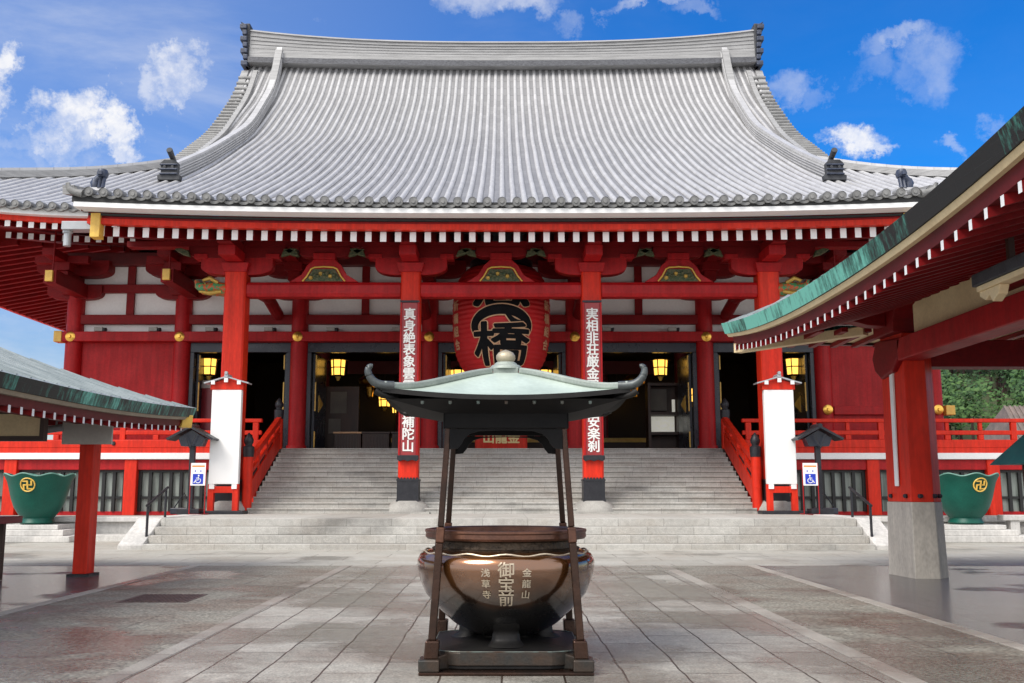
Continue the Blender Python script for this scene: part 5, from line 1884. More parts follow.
# ---------------------------------------------------------------- green basins on pedestals
for s, side in ((-1, 'left'), (1, 'right')):
    px_ = s * 12.06
    py = 26.25
    if s < 0:
        px_ = -12.08
    pd = thing('stone_pedestal', (px_, py, 0), 'stepped white stone pedestal under the green basin on the %s' % side, 'pedestal', 'basin pedestals')
    for (hw, z0, z1) in ((1.25, 0.0, 0.15), (1.0, 0.152, 0.30), (0.78, 0.302, 0.42)):
        MB().box(px_ - hw, px_ + hw, py - hw * 0.82, py + hw * 0.5, z0, z1, 'stone_white').build('tier', pd, bevel=0.015)
    bp_ = thing('green_basin', (px_, py - 0.1, 0.42), 'large dark green lotus shaped basin with gold emblem on the %s pedestal' % side, 'basin', 'green lotus basins')
    pr = [(0.0, 0.43), (0.40, 0.43), (0.44, 0.47), (0.40, 0.53), (0.385, 0.58), (0.47, 0.68), (0.585, 0.86), (0.665, 1.08), (0.725, 1.32), (0.78, 1.52), (0.86, 1.68), (0.84, 1.69), (0.74, 1.5), (0.64, 1.2), (0.0, 1.15)]

    def wob(r, z, a, j):
        k_ = 1.0 if j in (10, 11) else (0.6 if j == 9 else (0.2 if j == 8 else 0))
        w = math.cos(8 * a + 0.4)
        return r * (1 + 0.02 * w * k_), z + 0.035 * w * k_
    MB().lathe(pr, px_, py - 0.1, 'pot_green', 96, wob).build('bowl', bp_, smooth=50)
    rimpts = []
    for k_ in range(96):
        a = 2 * math.pi * k_ / 96
        w = math.cos(8 * a + 0.4)
        rimpts.append((px_ + 0.855 * (1 + 0.02 * w) * math.cos(a), py - 0.1 + 0.855 * (1 + 0.02 * w) * math.sin(a), 1.69 + 0.035 * w))
    MB().tube(rimpts, 0.018, 'pot_rim', 6, closed=True).build('rim', bp_)
    ang = R(-87) if s < 0 else R(-84)
    em = MB()
    zc = 1.43

    def pe(v):
        z = zc + v.z
        r = 0.725 + (z - 1.32) * 0.29 + 0.02 - v.y
        a = ang + v.x / 0.73
        return Vector((px_ + r * math.cos(a), py - 0.1 + r * math.sin(a), z))
    add_text(em, '卍', 0.26, 'gold_paint', lambda v: pe(Vector((v.x, v.y, v.z - 0.127))), bold=0.009, extrude=0.008)
    em.build('emblem', bp_)
    MB().tube([pe(Vector((0.165 * math.cos(k_ * math.pi / 16), 0, 0.165 * math.sin(k_ * math.pi / 16)))) for k_ in range(32)], 0.018, 'gold_paint', 6, closed=True).build('emblem_ring', bp_)

# ---------------------------------------------------------------- incense burner
BX, BY = 0.03, 7.9
IB = thing('incense_burner', (BX, BY, 0), 'big bronze incense burner with round bowl under a curled square roof on four posts', 'incense burner')
# base plate, slab, corner feet
MB().box(BX - 0.62, BX + 0.62, BY - 0.66, BY + 0.66, 0.004, 0.028, 'bronze').build('base_plate', IB, bevel=0.006)
oc = [(-0.33, -0.57), (0.33, -0.57), (0.44, -0.53), (0.54, -0.44), (0.54, 0.44), (0.44, 0.53), (0.33, 0.57), (-0.33, 0.57), (-0.44, 0.53), (-0.54, 0.44), (-0.54, -0.44), (-0.44, -0.53)]
sl_ = MB().prism([(BX + a * 0.98, BY + b * 0.98) for a, b in oc], 0.03, 0.055, 'bronze_dark', axis='z')
sl_.prism([(BX + a, BY + b) for a, b in oc], 0.055, 0.152, 'bronze_slab', axis='z')
pts = []
for sc_, z in ((1.0, 0.152), (0.8, 0.160), (0.5, 0.178), (0.2, 0.19)):
    pts += [(BX + a * sc_, BY + b * sc_, z) for a, b in oc]
n_ = len(oc)
fs = [(j * n_ + i, j * n_ + (i + 1) % n_, (j + 1) * n_ + (i + 1) % n_, (j + 1) * n_ + i) for j in range(3) for i in range(n_)] + [tuple(3 * n_ + i for i in range(n_))]
sl_.poly(pts, fs, 'bronze_dark')
slo = sl_.build('base_slab', IB, bevel=0.008)
MB().tube([(BX + a * 1.0, BY + b * 1.0, 0.154) for a, b in oc], 0.0045, 'bronze_edge', 6, closed=True).build('worn_edge', slo)
for sx in (-1, 1):
    for sy in (-1, 1):
        fo = MB()
        cx, cy = BX + sx * 0.535, BY + sy * 0.58
        # arm running from slab to foot
        fo.beam([(BX + sx * 0.40, BY + sy * 0.44, 0.085), (cx, cy, 0.08)], 0.10, [0.13, 0.09], 'bronze_slab')
        fo.box(cx - 0.075 + sx * 0.012, cx + 0.075 + sx * 0.012, cy - 0.09, cy + 0.09, 0.028, 0.115, 'bronze_slab')
        fo.hexa([(cx - 0.052, cy - 0.06, 0.11), (cx + 0.052, cy - 0.06, 0.11), (cx + 0.052, cy + 0.06, 0.11), (cx - 0.052, cy + 0.06, 0.11), (cx - 0.05 - sx * .01, cy - 0.055, 0.24), (cx + 0.05 - sx * .01, cy - 0.055, 0.24), (cx + 0.05 - sx * .01, cy + 0.055, 0.24), (cx - 0.05 - sx * .01, cy + 0.055, 0.24)], 'bronze')
        fo.build('corner_foot', IB, bevel=0.012)
        po = MB()
        a = Vector((cx - sx * 0.005, cy, 0.235))
        b = Vector((BX + sx * 0.425, BY + sy * 0.47, 1.86))

        def leg(t):
            return a.lerp(b, t)
        po.beam([leg(0), leg(0.42)], 0.056, 0.060, 'bronze', up=Vector((0, 1, 0)))
        po.beam([leg(0.42), leg(0.49)], 0.062, 0.066, 'bronze_rim', up=Vector((0, 1, 0)))
        po.beam([leg(0.49), leg(1)], [0.046, 0.042], [0.050, 0.046], 'bronze', up=Vector((0, 1, 0)))
        po.build('post', IB, bevel=0.01, seg=3)
# bowl
bp2 = [(0.0, 0.20), (0.16, 0.20), (0.24, 0.213), (0.33, 0.25), (0.405, 0.30), (0.52, 0.405), (0.62, 0.516), (0.664, 0.615), (0.686, 0.70), (0.690, 0.765), (0.664, 0.815), (0.605, 0.842), (0.565, 0.85)]
bpf = [(r, z) for r, z in bp2]
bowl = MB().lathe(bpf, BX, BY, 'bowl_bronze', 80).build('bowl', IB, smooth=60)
MB().lathe([(0.57, 0.846), (0.578, 0.858), (0.568, 0.864), (0.555, 0.868), (0.55, 0.915), (0.556, 0.92), (0.575, 0.928)], BX, BY, 'bronze_relief', 80).build('neck_band', bowl, smooth=50)
MB().lathe([(0.57, 0.926), (0.615, 0.93), (0.628, 0.945), (0.625, 0.975), (0.632, 0.985), (0.63, 1.0), (0.60, 1.005), (0.585, 0.995), (0.575, 0.96), (0.0, 0.95)], BX, BY, 'bronze_rim', 80).build('rim', bowl, smooth=40)
# wavy drapery line under the neck
wl = []
for k_ in range(97):
    a = 2 * math.pi * k_ / 96
    r = 0.640
    wl.append((BX + r * math.sin(a), BY - r * math.cos(a), 0.833 + 0.008 * math.cos(a * 14)))
MB().tube(wl[:-1], 0.007, 'lettering_bronze', 6, closed=True).build('wavy_moulding', bowl)
bfn = pchip([(z, r) for r, z in bp2[2:-1]])


def on_bowl(ang0, zc):
    def f(v):
        z = zc + v.z
        r = bfn(z) + 0.003 - v.y
        a = ang0 + v.x / 0.62
        return Vector((BX + r * math.sin(a), BY - r * math.cos(a), z))
    return f


tx = MB()
add_text(tx, '御宝前', 0.112, 'lettering_bronze', on_bowl(0.0, 0.79), vertical=True, cell=0.105, bold=0.0015, extrude=0.003, sub=0.04)
tx.build('lettering', bowl)
tx = MB()
add_text(tx, '浅草寺', 0.062, 'lettering_bronze', on_bowl(-0.215, 0.765), vertical=True, cell=0.078, bold=0.0008, extrude=0.003, sub=0.04)
tx.build('lettering', bowl)
tx = MB()
add_text(tx, '金龍山', 0.062, 'lettering_bronze', on_bowl(0.215, 0.765), vertical=True, cell=0.078, bold=0.0008, extrude=0.003, sub=0.04)
tx.build('lettering', bowl)
for k_ in range(3):
    a = R(-90 + 120 * k_)
    ca, sa = math.cos(a), math.sin(a)
    path = [(0.52, 0.46), (0.45, 0.38), (0.37, 0.31), (0.315, 0.255), (0.31, 0.21), (0.35, 0.165)]
    wd = [0.16, 0.22, 0.225, 0.195, 0.21, 0.27]
    dp = [0.02, 0.05, 0.11, 0.15, 0.17, 0.23]
    rfn = pchip([(-z, r) for r, z in path])
    wfn = pchip([(-z, w) for (r, z), w in zip(path, wd)])
    dfn = pchip([(-z, d_) for (r, z), d_ in zip(path, dp)])
    NF, NC = 16, 20
    pts = []
    for i_ in range(NF + 1):
        z = lerp(0.46, 0.165, i_ / NF)
        for q in range(NC):
            a_ = 2 * math.pi * q / NC
            sx_, sy_ = math.cos(a_), math.sin(a_)
            lx = math.copysign(abs(sx_) ** 0.7, sx_) * wfn(-z) / 2
            ly = math.copysign(abs(sy_) ** 0.7, sy_) * dfn(-z) / 2
            rr_ = rfn(-z) + ly
            pts.append((BX + rr_ * ca - lx * sa, BY + rr_ * sa + lx * ca, z))
    ft = MB().poly(pts, [(i_ * NC + q, i_ * NC + (q + 1) % NC, (i_ + 1) * NC + (q + 1) % NC, (i_ + 1) * NC + q) for i_ in range(NF) for q in range(NC)] + [tuple(range(NC)), tuple(NF * NC + q for q in range(NC))], 'bronze_dark')
    ft.build('foot', IB, smooth=60)
# roof of the burner
HS = 0.885


def broof(x, y):
    """height of the square roof at plan offset from its centre"""
    t = max(abs(x), abs(y)) / HS
    mnr = min(abs(x), abs(y)) / HS
    base = 2.235 - 0.265 * (0.35 * t + 0.65 * sstep(t * 0.92) / sstep(0.92))
    corner = (mnr * t)
    return base + 0.055 * (corner ** 2) * t


ro = MB()
NG = 32
for (mt, dz, flip) in (('patina_pale', 0.0, False), ('matt_black', -0.035, True)):
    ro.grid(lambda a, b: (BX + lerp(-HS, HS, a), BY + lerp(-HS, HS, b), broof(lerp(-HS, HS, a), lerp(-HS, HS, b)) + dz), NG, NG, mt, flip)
for q in range(4):
    c_, s_ = round(math.cos(q * math.pi / 2)), round(math.sin(q * math.pi / 2))
    pts = []
    for k_ in range(NG + 1):
        t = lerp(-HS, HS, k_ / NG)
        x, y = (t * c_ + HS * s_, t * s_ - HS * c_)
        z = broof(x, y)
        pts += [(BX + x, BY + y, z), (BX + x, BY + y, z - 0.035)]
    ro.poly(pts, [(2 * k_, 2 * k_ + 2, 2 * k_ + 3, 2 * k_ + 1) for k_ in range(NG)], 'bronze_dark')
broot = ro.build('roof', IB, smooth=35)
for sx in (-1, 1):
    for sy in (-1, 1):
        path, wds = [], []
        for k_ in range(13):
            t = lerp(0.14, 1.0, k_ / 12)
            path.append((BX + sx * HS * t, BY + sy * HS * t, broof(sx * HS * t, sy * HS * t) + 0.018))
            wds.append(0.075)
        MB().beam(path, wds, 0.05, 'patina_ridge').build('hip_ridge', broot, bevel=0.014, seg=3, smooth=50)
        e = path[-1]
        cu = []
        for k_ in range(9):
            a = R(-90 + k_ * 20)
            cu.append((e[0] + sx * (0.085 * math.cos(a) + 0.012 * 0), e[1] + sy * (0.02 * math.cos(a)), e[2] + 0.10 + 0.10 * math.sin(a) * (1.0)))
        ctl = [(-0.09, 0.0), (0.0, 0.004), (0.055, 0.028), (0.090, 0.070), (0.105, 0.112), (0.104, 0.145), (0.088, 0.162), (0.072, 0.160)]
        cu, rad = [], []
        for k_ in range(29):
            f_ = k_ / 28 * (len(ctl) - 1)
            i_ = min(int(f_), len(ctl) - 2)
            p_ = [ctl[max(i_ - 1, 0)], ctl[i_], ctl[i_ + 1], ctl[min(i_ + 2, len(ctl) - 1)]]
            u_ = f_ - i_
            q_ = [0.5 * (2 * p_[1][c] + (p_[2][c] - p_[0][c]) * u_ + (2 * p_[0][c] - 5 * p_[1][c] + 4 * p_[2][c] - p_[3][c]) * u_ ** 2 + (3 * p_[1][c] - p_[0][c] - 3 * p_[2][c] + p_[3][c]) * u_ ** 3) for c in (0, 1)]
            cu.append((e[0] + sx * q_[0] * 0.92, e[1] + sy * q_[0] * 0.25, e[2] + q_[1] * 0.84 - 0.008))
            rad.append(lerp(0.034, 0.016, (k_ / 28) ** 1.3))
        rad[-1] = 0.008
        MB().tube(cu, rad, 'patina_dark', 12).build('corner_curl', broot, smooth=60)
        MB().tube([(e[0] - sx * 0.10, e[1] - sy * 0.1, e[2] - 0.09), (e[0] - sx * 0.0, e[1], e[2] - 0.075), (e[0] + sx * 0.045, e[1] + sy * 0.01, e[2] - 0.045)], [0.022, 0.022, 0.026], 'bronze_dark', 8).build('corner_bracket', broot, smooth=60)
# under-eave studs
for k_ in range(7):
    x = BX - 0.60 + k_ * 0.20
    MB().lathe([(0.0, 1.905), (0.012, 1.91), (0.014, 1.93)], x, BY - HS + 0.05, 'bronze_edge', 8).build('stud', broot)
# finial
fin = MB().box(BX - 0.10, BX + 0.10, BY - 0.10, BY + 0.10, 2.20, 2.265, 'patina_ridge')
fin.lathe([(0.13, 2.255), (0.128, 2.272), (0.112, 2.288), (0.092, 2.292), (0.090, 2.304), (0.070, 2.316), (0.0, 2.318)], BX, BY, 'patina_ridge', 28)
fo_ = fin.build('finial_base', broot, bevel=0.006, smooth=40)
MB().lathe([(0.045, 2.305), (0.066, 2.32), (0.078, 2.345), (0.076, 2.37), (0.06, 2.392), (0.03, 2.408), (0.0, 2.418)], BX, BY, 'finial_bronze', 28).build('finial', broot, smooth=60)
# sloping underside and bracket frame between posts
fr = MB()
z0, z1 = 1.755, 1.93
w0, d0 = 0.455, 0.50
for q in (-1, 1):
    fr.hexa([(BX - w0, BY + q * d0 - 0.03, z0), (BX + w0, BY + q * d0 - 0.03, z0), (BX + w0, BY + q * d0 + 0.03, z0), (BX - w0, BY + q * d0 + 0.03, z0), (BX - w0, BY + q * d0 - 0.03, z1), (BX + w0, BY + q * d0 - 0.03, z1), (BX + w0, BY + q * d0 + 0.03, z1), (BX - w0, BY + q * d0 + 0.03, z1)], 'matt_black')
    fr.box(BX + q * 0.44 - 0.03, BX + q * 0.44 + 0.03, BY - d0 + 0.031, BY + d0 - 0.031, z0, z1, 'matt_black')
frm = fr.build('head_frame', IB, bevel=0.008)
# flared cove up to the eaves
fl_ = MB()
cv_ = [((w0 + 0.01), d0 + 0.04, 1.865), (0.57, 0.60, 1.885), (0.70, 0.72, 1.915), (0.84, 0.85, 1.945)]
for q in range(4):
    for j in range(3):
        (x0, y0, za), (x1, y1, zb) = cv_[j], cv_[j + 1]
        if q == 0:
            P4 = [(-x0, -y0, za), (x0, -y0, za), (x1, -y1, zb), (-x1, -y1, zb)]
        elif q == 1:
            P4 = [(x0, -y0, za), (x0, y0, za), (x1, y1, zb), (x1, -y1, zb)]
        elif q == 2:
            P4 = [(x0, y0, za), (-x0, y0, za), (-x1, y1, zb), (x1, y1, zb)]
        else:
            P4 = [(-x0, y0, za), (-x0, -y0, za), (-x1, -y1, zb), (-x1, y1, zb)]
        fl_.poly([(BX + a, BY + b, c) for a, b, c in P4], [(0, 1, 2, 3)], 'matt_black')
fl_.build('eave_cove', IB, smooth=60)
# arched spandrels hanging in the corners
for sx in (-1, 1):
    for yy in (BY - 0.50, BY + 0.50):
        sp = MB().prism([(BX + sx * 0.42, 1.748), (BX + sx * 0.42, 1.60), (BX + sx * 0.36, 1.605), (BX + sx * 0.33, 1.64), (BX + sx * 0.31, 1.68), (BX + sx * 0.27, 1.715), (BX + sx * 0.20, 1.735), (BX + sx * 0.0, 1.742), (BX, 1.748)], yy - 0.015, yy + 0.015, 'matt_black')
        sp.build('spandrel', IB)

# ---------------------------------------------------------------- pavilions


def pavilion(name, label, s, ex, y0, y1, ez, sag, up, slope_, width, roofmat, soffit, group=None, th=1.0):
    """open pavilion; its eave runs along Y at x=s*ex, the roof rises away from the walkway and falls again at the far side"""
    ym = (y0 + y1) / 2
    hl = (y1 - y0) / 2
    P = thing(name, (s * (ex + width / 2), ym, 0), label, 'pavilion', group)

    def ze(y):
        t = (y - ym) / hl
        return ez - sag + sag * abs(t) ** 2.2 + up * max(0, abs(t) - 0.8) ** 2 * 25 * 0.2

    xm = ex + width / 2

    def surf(x, y):
        # hipped: height grows with distance from nearest eave
        dxe = min(x - ex, ex + width - x)
        dye = min(y - y0, y1 - y)
        d_ = min(dxe, dye * 1.0)
        t = (y - ym) / hl
        tx_ = (x - xm) / (width / 2)
        edge = ez - sag + sag * (max(abs(t), 0.9 + 0.1 * abs(tx_)) if dye < dxe else abs(t)) ** 2.2 * (1 - min(1, d_ / 2.5)) + 0
        return edge + slope_ * d_ + 0.05 * slope_ * d_ * d_
    rf2 = MB()
    nx_, ny_ = 24, 48
    rf2.grid(lambda a, b: (s * lerp(ex, ex + width, a), lerp(y0, y1, b), surf(lerp(ex, ex + width, a), lerp(y0, y1, b))), nx_, ny_, roofmat, s < 0)
    rt = rf2.build('roof', P, smooth=30)
    # standing seams up the slope
    sm = MB()
    k_ = int((y1 - y0) / 0.33)
    for i in range(1, k_):
        y = lerp(y0, y1, i / k_)
        lim = min(y - y0, y1 - y, width / 2)
        if lim < 0.3:
            continue
        pts_ = [(s * (ex + 0.06 + (lim - 0.06) * q / 6), y, surf(ex + 0.06 + (lim - 0.06) * q / 6, y) + 0.006) for q in range(7)]
        sm.beam(pts_, 0.03, 0.016, roofmat)
    sm.build('seams', rt)
    # eave band: copper, cream strip, dark board
    def loop(inset, dz):
        out = []
        n = 40
        for i in range(n + 1):
            y = lerp(y0 + inset, y1 - inset, i / n)
            out.append((s * (ex + inset), y, ze(lerp(y0, y1, i / n)) + dz))
        return out

    def band(mb, i0, i1, za, zb, mt):
        a = loop(i0, za)
        b = loop(i1, zb)
        pts_ = a + b
        n = len(a)
        mb.poly(pts_, [(i, i + 1, n + i + 1, n + i) for i in range(n - 1)], mt)

    def xband(mb, i0, i1, za, zb, mt):
        for yy, dr in ((y0, 1), (y1, -1)):
            n = 24
            A, B = [], []
            for i in range(n + 1):
                t = i / n
                tz = ez - 0.05 * (1 - abs(2 * t - 1) ** 2)
                A.append((s * lerp(ex + i0, ex + width - i0, t), yy + dr * i0, tz + za))
                B.append((s * lerp(ex + i1, ex + width - i1, t), yy + dr * i1, tz + zb))
            mb.poly(A + B, [(i, i + 1, n + 2 + i, n + 1 + i) for i in range(n)], mt)
    for (nm, i0, i1, za, zb, mt) in (('copper_edge', 0.0, 0.05, 0.0, -0.20 * th, 'verdigris' if th == 1.0 else 'verdigris_dull'), ('cream_strip', 0.07, 0.10, -0.203 * th, -0.262 * th, 'cream' if th == 1.0 else 'cream_dull'), ('eave_board', 0.16, 0.18, -0.25 * th, -0.40 * th, 'shaded_soffit_red')):
        mb = MB()
        band(mb, i0, i1, za, zb, mt)
        xband(mb, i0, i1, za, zb, mt)
        lo_ = (i1, i1 + 0.14, zb, zb, 'painted_shadow' if nm == 'copper_edge' else mt)  # lip under the copper is coloured black as its shadow
        band(mb, *lo_)
        xband(mb, *lo_)
        mb.build(nm, rt)
    # soffit
    so = MB()
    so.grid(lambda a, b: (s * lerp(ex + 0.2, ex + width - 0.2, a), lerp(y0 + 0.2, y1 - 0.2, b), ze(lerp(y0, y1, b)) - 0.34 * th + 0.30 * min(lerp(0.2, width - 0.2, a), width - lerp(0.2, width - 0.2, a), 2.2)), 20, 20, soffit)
    so.build('soffit', rt)
    n = int((y1 - y0 - 0.6) / 0.285)
    for i in range(n + 1):
        y = y0 + 0.35 + i * 0.285
        z = ze(y) - 0.49 * th
        rh_ = 0.095 * (0.5 + 0.5 * th)
        lim = min(2.1, max(0.3, y - y0, 0.3), max(0.3, y1 - y))
        lim = max(0.3, min(1.9, y1 - y + 0.2, y - y0 + 0.2))
        mb = MB().hexa([(s * (ex + 0.17), y - 0.03, z), (s * (ex + 0.17), y + 0.03, z), (s * (ex + lim), y + 0.04, z + 0.25 * lim), (s * (ex + lim), y - 0.04, z + 0.25 * lim),
                        (s * (ex + 0.17), y - 0.03, z + rh_), (s * (ex + 0.17), y + 0.03, z + rh_), (s * (ex + lim), y + 0.04, z + 0.25 * lim + rh_), (s * (ex + lim), y - 0.04, z + 0.25 * lim + rh_)],
                       'shaded_red', {2: 'white_paint'})
        mb.build('rafter', P)
    return P, rt, ze


# right pavilion (tall)
PR, PRr, zeR = pavilion('open_pavilion', 'tall red pavilion with green copper eaves and stone based column on the right', 1, 3.95, 6.4, 17.6, 4.27, 0.35, 0.0, 0.50, 7.6, 'copper_pale', 'shaded_soffit_red', 'open red pavilions beside the walkway')


def big_column(xx, yy, s=1):
    A = [(xx, yy + 0.42), (xx + 0.06, yy - 0.38), (xx + 0.40, yy - 0.40), (xx + 0.62, yy - 0.16), (xx + 0.62, yy + 0.42)]

    def sc(k_, z):
        cx, cy = xx + 0.31, yy + 0.02
        return [(cx + (a - cx) * k_, cy + (b - cy) * k_, z) for a, b in A]
    n = len(A)
    mb = MB().poly(sc(0.97, 1.12) + sc(0.93, 3.75), [tuple(range(n)), tuple(range(2 * n - 1, n - 1, -1))] + [(i, (i + 1) % n, n + (i + 1) % n, n + i) for i in range(n)], 'vermilion')
    c = mb.build('column', PR, bevel=0.012)
    mb = MB().poly(sc(1.08, -0.02) + sc(1.0, 1.12), [tuple(range(n)), tuple(range(2 * n - 1, n - 1, -1))] + [(i, (i + 1) % n, n + (i + 1) % n, n + i) for i in range(n)], 'concrete_post')
    mb.build('stone_base', c, bevel=0.015)
    # pale strip on the walkway side
    st2 = MB().hexa([(xx + 0.012, yy - 0.05, 1.36), (xx + 0.024, yy - 0.05, 1.36), (xx + 0.024, yy + 0.06, 1.36), (xx + 0.0, yy + 0.06, 1.36), (xx + 0.018, yy - 0.05, 3.3), (xx + 0.05, yy - 0.05, 3.3), (xx + 0.05, yy + 0.06, 3.3), (xx + 0.012, yy + 0.06, 3.3)], 'lettering_white')
    st2.build('pale_strip', c)
    for (a, b) in ((0.02, 0.25), (0.045, -0.25), (0.2, -0.41), (0.42, -0.40), (0.55, -0.26)):
        bt = MB()
        bt.cyl((xx + a - 0.03, yy + b * 1.0, 1.21), (xx + a + 0.02, yy + b + 0.02, 1.21), 0.032, 0.032, 'black_metal', 10)
        bt.build('bolt', c)
    return c


for (xx, yy) in ((6.09, 15.45), (6.09, 8.2), (9.3, 15.45), (9.3, 8.2)):
    big_column(xx, yy)
# beams, plaster, brackets of the right pavilion
MB().box(6.06, 6.44, 8.62, 15.04, 3.26, 3.60, 'crimson').build('side_beam', PR, bevel=0.015)
MB().box(6.67, 9.28, 15.3, 15.7, 3.20, 3.62, 'shaded_red').build('end_beam', PR, bevel=0.015)
MB().box(6.67, 9.28, 8.0, 8.4, 3.20, 3.62, 'shaded_red').build('end_beam', PR, bevel=0.015)
MB().box(6.2, 6.3, 9.0, 14.7, 3.602, 4.30, 'cream').build('cream_panel', PR)
MB().box(6.0, 9.9, 8.0, 15.8, 4.30, 4.40, 'dark_interior').build('ceiling', PR)
MB().box(9.4, 9.6, 8.6, 15.04, 3.26, 3.60, 'shaded_red').build('side_beam', PR)
for yy in (15.35, 11.6, 8.3):
    bk = MB()
    pr_ = [(yy + a, z) for a, z in ((-0.85, 4.34), (-0.85, 4.20), (-0.72, 4.08), (-0.5, 4.02), (-0.42, 3.90), (-0.40, 3.70), (0.40, 3.70), (0.42, 3.90), (0.5, 4.02), (0.72, 4.08), (0.85, 4.20), (0.85, 4.34))]
    bk.prism(pr_, 5.98, 6.5, 'shaded_red', axis='x')
    bk.prism([(5.3, 4.12), (5.25, 4.02), (5.4, 3.92), (5.7, 3.84), (5.98, 3.82), (5.98, 4.14)], yy - 0.14, yy + 0.14, 'shaded_red')
    bk.build('bracket', PR, bevel=0.012)
# fan of cream boards and red rafters under the rear eave
fb = MB()
fb.poly([(4.35, 17.35, 3.87), (9.8, 17.35, 3.87), (9.8, 15.6, 3.88), (5.75, 15.6, 3.88)], [(0, 1, 2, 3)], 'cream')
fb.build('rear_soffit', PR)
for i in range(14):
    x = 4.72 + i * 0.38
    MB().hexa([(x - .05, 17.36, 3.79), (x + .05, 17.36, 3.79), (x + .05, 15.62, 3.80), (x - .05, 15.62, 3.80), (x - .05, 17.36, 3.86), (x + .05, 17.36, 3.86), (x + .05, 15.62, 3.87), (x - .05, 15.62, 3.87)], 'shaded_red').build('rear_rafter', PR)
cr_ = MB().hexa([(4.10, 17.33, 3.70), (4.24, 17.43, 3.70), (5.9, 15.75, 3.76), (5.78, 15.65, 3.76), (4.10, 17.33, 3.86), (4.24, 17.43, 3.86), (5.9, 15.75, 3.90), (5.78, 15.65, 3.90)], 'cream')
cr_.build('corner_rafter', PR)
# carved nose, cream scrolls and dark spout on the near part of the beam
MB().prism([(14.9, 3.60), (15.05, 3.3), (15.3, 3.12), (15.75, 3.05), (16.0, 3.2), (16.1, 3.42), (16.0, 3.55), (15.9, 3.68)], 6.06, 6.4, 'shaded_red', axis='x').build('beam_nose', PR, bevel=0.03)
# slate gutter beam hung under the rafters, its end carved and painted cream
MB().box(4.86, 5.04, 5.6, 10.05, 3.37, 3.50, 'tile_slate').build('gutter_beam', PR, bevel=0.012)
gb = MB().box(4.88, 5.02, 5.6, 10.0, 3.31, 3.368, 'cream')
gb.prism([(9.98, 3.31), (9.98, 3.26), (9.86, 3.20), (9.78, 3.24), (9.72, 3.16), (9.60, 3.22), (9.55, 3.31)], 4.90, 5.0, 'cream', axis='x')
gb.build('gutter_support', PR, bevel=0.01)
for yy in (6.2, 7.8, 9.4):
    MB().box(4.92, 4.98, yy - 0.03, yy + 0.03, 3.502, 3.75, 'dark_wood').build('gutter_hanger', PR)

# left pavilion (lower)
PL, PLr, zeL = pavilion('open_pavilion', 'low red pavilion with pale metal roof and slim posts on the left', -1, 5.35, 5.6, 17.35, 2.72, 0.17, 0.0, 0.345, 5.6, 'copper_pale', 'shaded_soffit_red', 'open red pavilions beside the walkway', 0.80)
for (xx, yy) in ((-6.45, 15.6), (-6.45, 7.3), (-9.8, 15.6), (-9.8, 7.3)):
    c = MB().box(xx - 0.11, xx + 0.11, yy - 0.15, yy + 0.15, 0.03, 2.55, 'vermilion').build('post', PL, bevel=0.012)
    MB().box(xx - 0.17, xx + 0.17, yy - 0.21, yy + 0.21, -0.01, 0.035, 'black_metal').build('foot_plate', c, bevel=0.006)
MB().box(-6.53, -6.37, 7.45, 15.45, 2.30, 2.50, 'shaded_red').build('side_beam', PL, bevel=0.012)
MB().box(-9.7, -6.57, 15.5, 15.7, 2.30, 2.50, 'shaded_red').build('end_beam', PL, bevel=0.012)
MB().box(-9.9, -6.3, 7.2, 15.7, 2.52, 2.58, 'dark_interior').build('ceiling', PL)

MB().hexa([(-5.50, 17.0, 2.36), (-5.36, 17.14, 2.36), (-5.62, 17.30, 2.36), (-5.76, 17.16, 2.36), (-5.46, 17.02, 2.58), (-5.34, 17.14, 2.58), (-5.60, 17.32, 2.58), (-5.74, 17.18, 2.58)], 'gold_paint').build('gold_corner_cap', PL, bevel=0.01)
hp = thing('blank_panel', (-6.26, 15.2, 2.0), 'plain grey rectangular panel hung in front of the left pavilion post', 'panel')
MB().box(-6.72, -5.96, 15.16, 15.22, 1.99, 2.35, 'panel_grey').build('board', hp, bevel=0.006)
for x in (-6.6, -6.1):
    MB().cyl((x, 15.19, 2.35), (x, 15.19, 2.6), 0.01, 0.01, 'grey_metal', 6).build('hanger', hp)
fp = thing('framed_panel', (-7.0, 14.0, 2.0), 'cream lightbox panel in a dark frame under the left pavilion eave', 'panel')
MB().box(-8.4, -6.50, 13.97, 14.05, 2.05, 2.36, 'cream').build('board', fp)
ff = MB()
ff.box(-8.45, -6.44, 13.94, 14.07, 2.362, 2.42, 'dark_wood')
ff.box(-8.45, -6.44, 13.94, 14.07, 1.98, 2.048, 'dark_wood')
ff.box(-6.498, -6.44, 13.94, 14.07, 2.048, 2.362, 'dark_wood')
ff.build('frame', fp)
cc = thing('security_camera', (-6.75, 15.0, 2.25), 'small pale security camera beside the grey panel', 'camera')
MB().cyl((-6.62, 14.95, 2.23), (-6.86, 14.90, 2.19), 0.055, 0.055, 'grey_metal', 16).build('housing', cc)
MB().cyl((-6.861, 14.90, 2.19), (-6.88, 14.895, 2.187), 0.045, 0.045, 'lens_black', 14).build('lens', cc)
MB().cyl((-6.72, 14.95, 2.25), (-6.72, 14.98, 2.52), 0.015, 0.015, 'grey_metal', 8).build('mount', cc)
tb = thing('red_table', (-8.0, 14.5, 0), 'dark red low table under the left pavilion, only its end showing', 'table')
MB().box(-8.6, -7.10, 13.9, 14.9, 0.82, 0.92, 'plaque_wine').build('top', tb, bevel=0.01)
for (x, y) in ((-7.35, 14.0), (-7.35, 14.8), (-8.5, 14.0), (-8.5, 14.8)):
    MB().box(x - 0.04, x + 0.04, y - 0.04, y + 0.04, 0, 0.818, 'dark_wood').build('leg', tb)

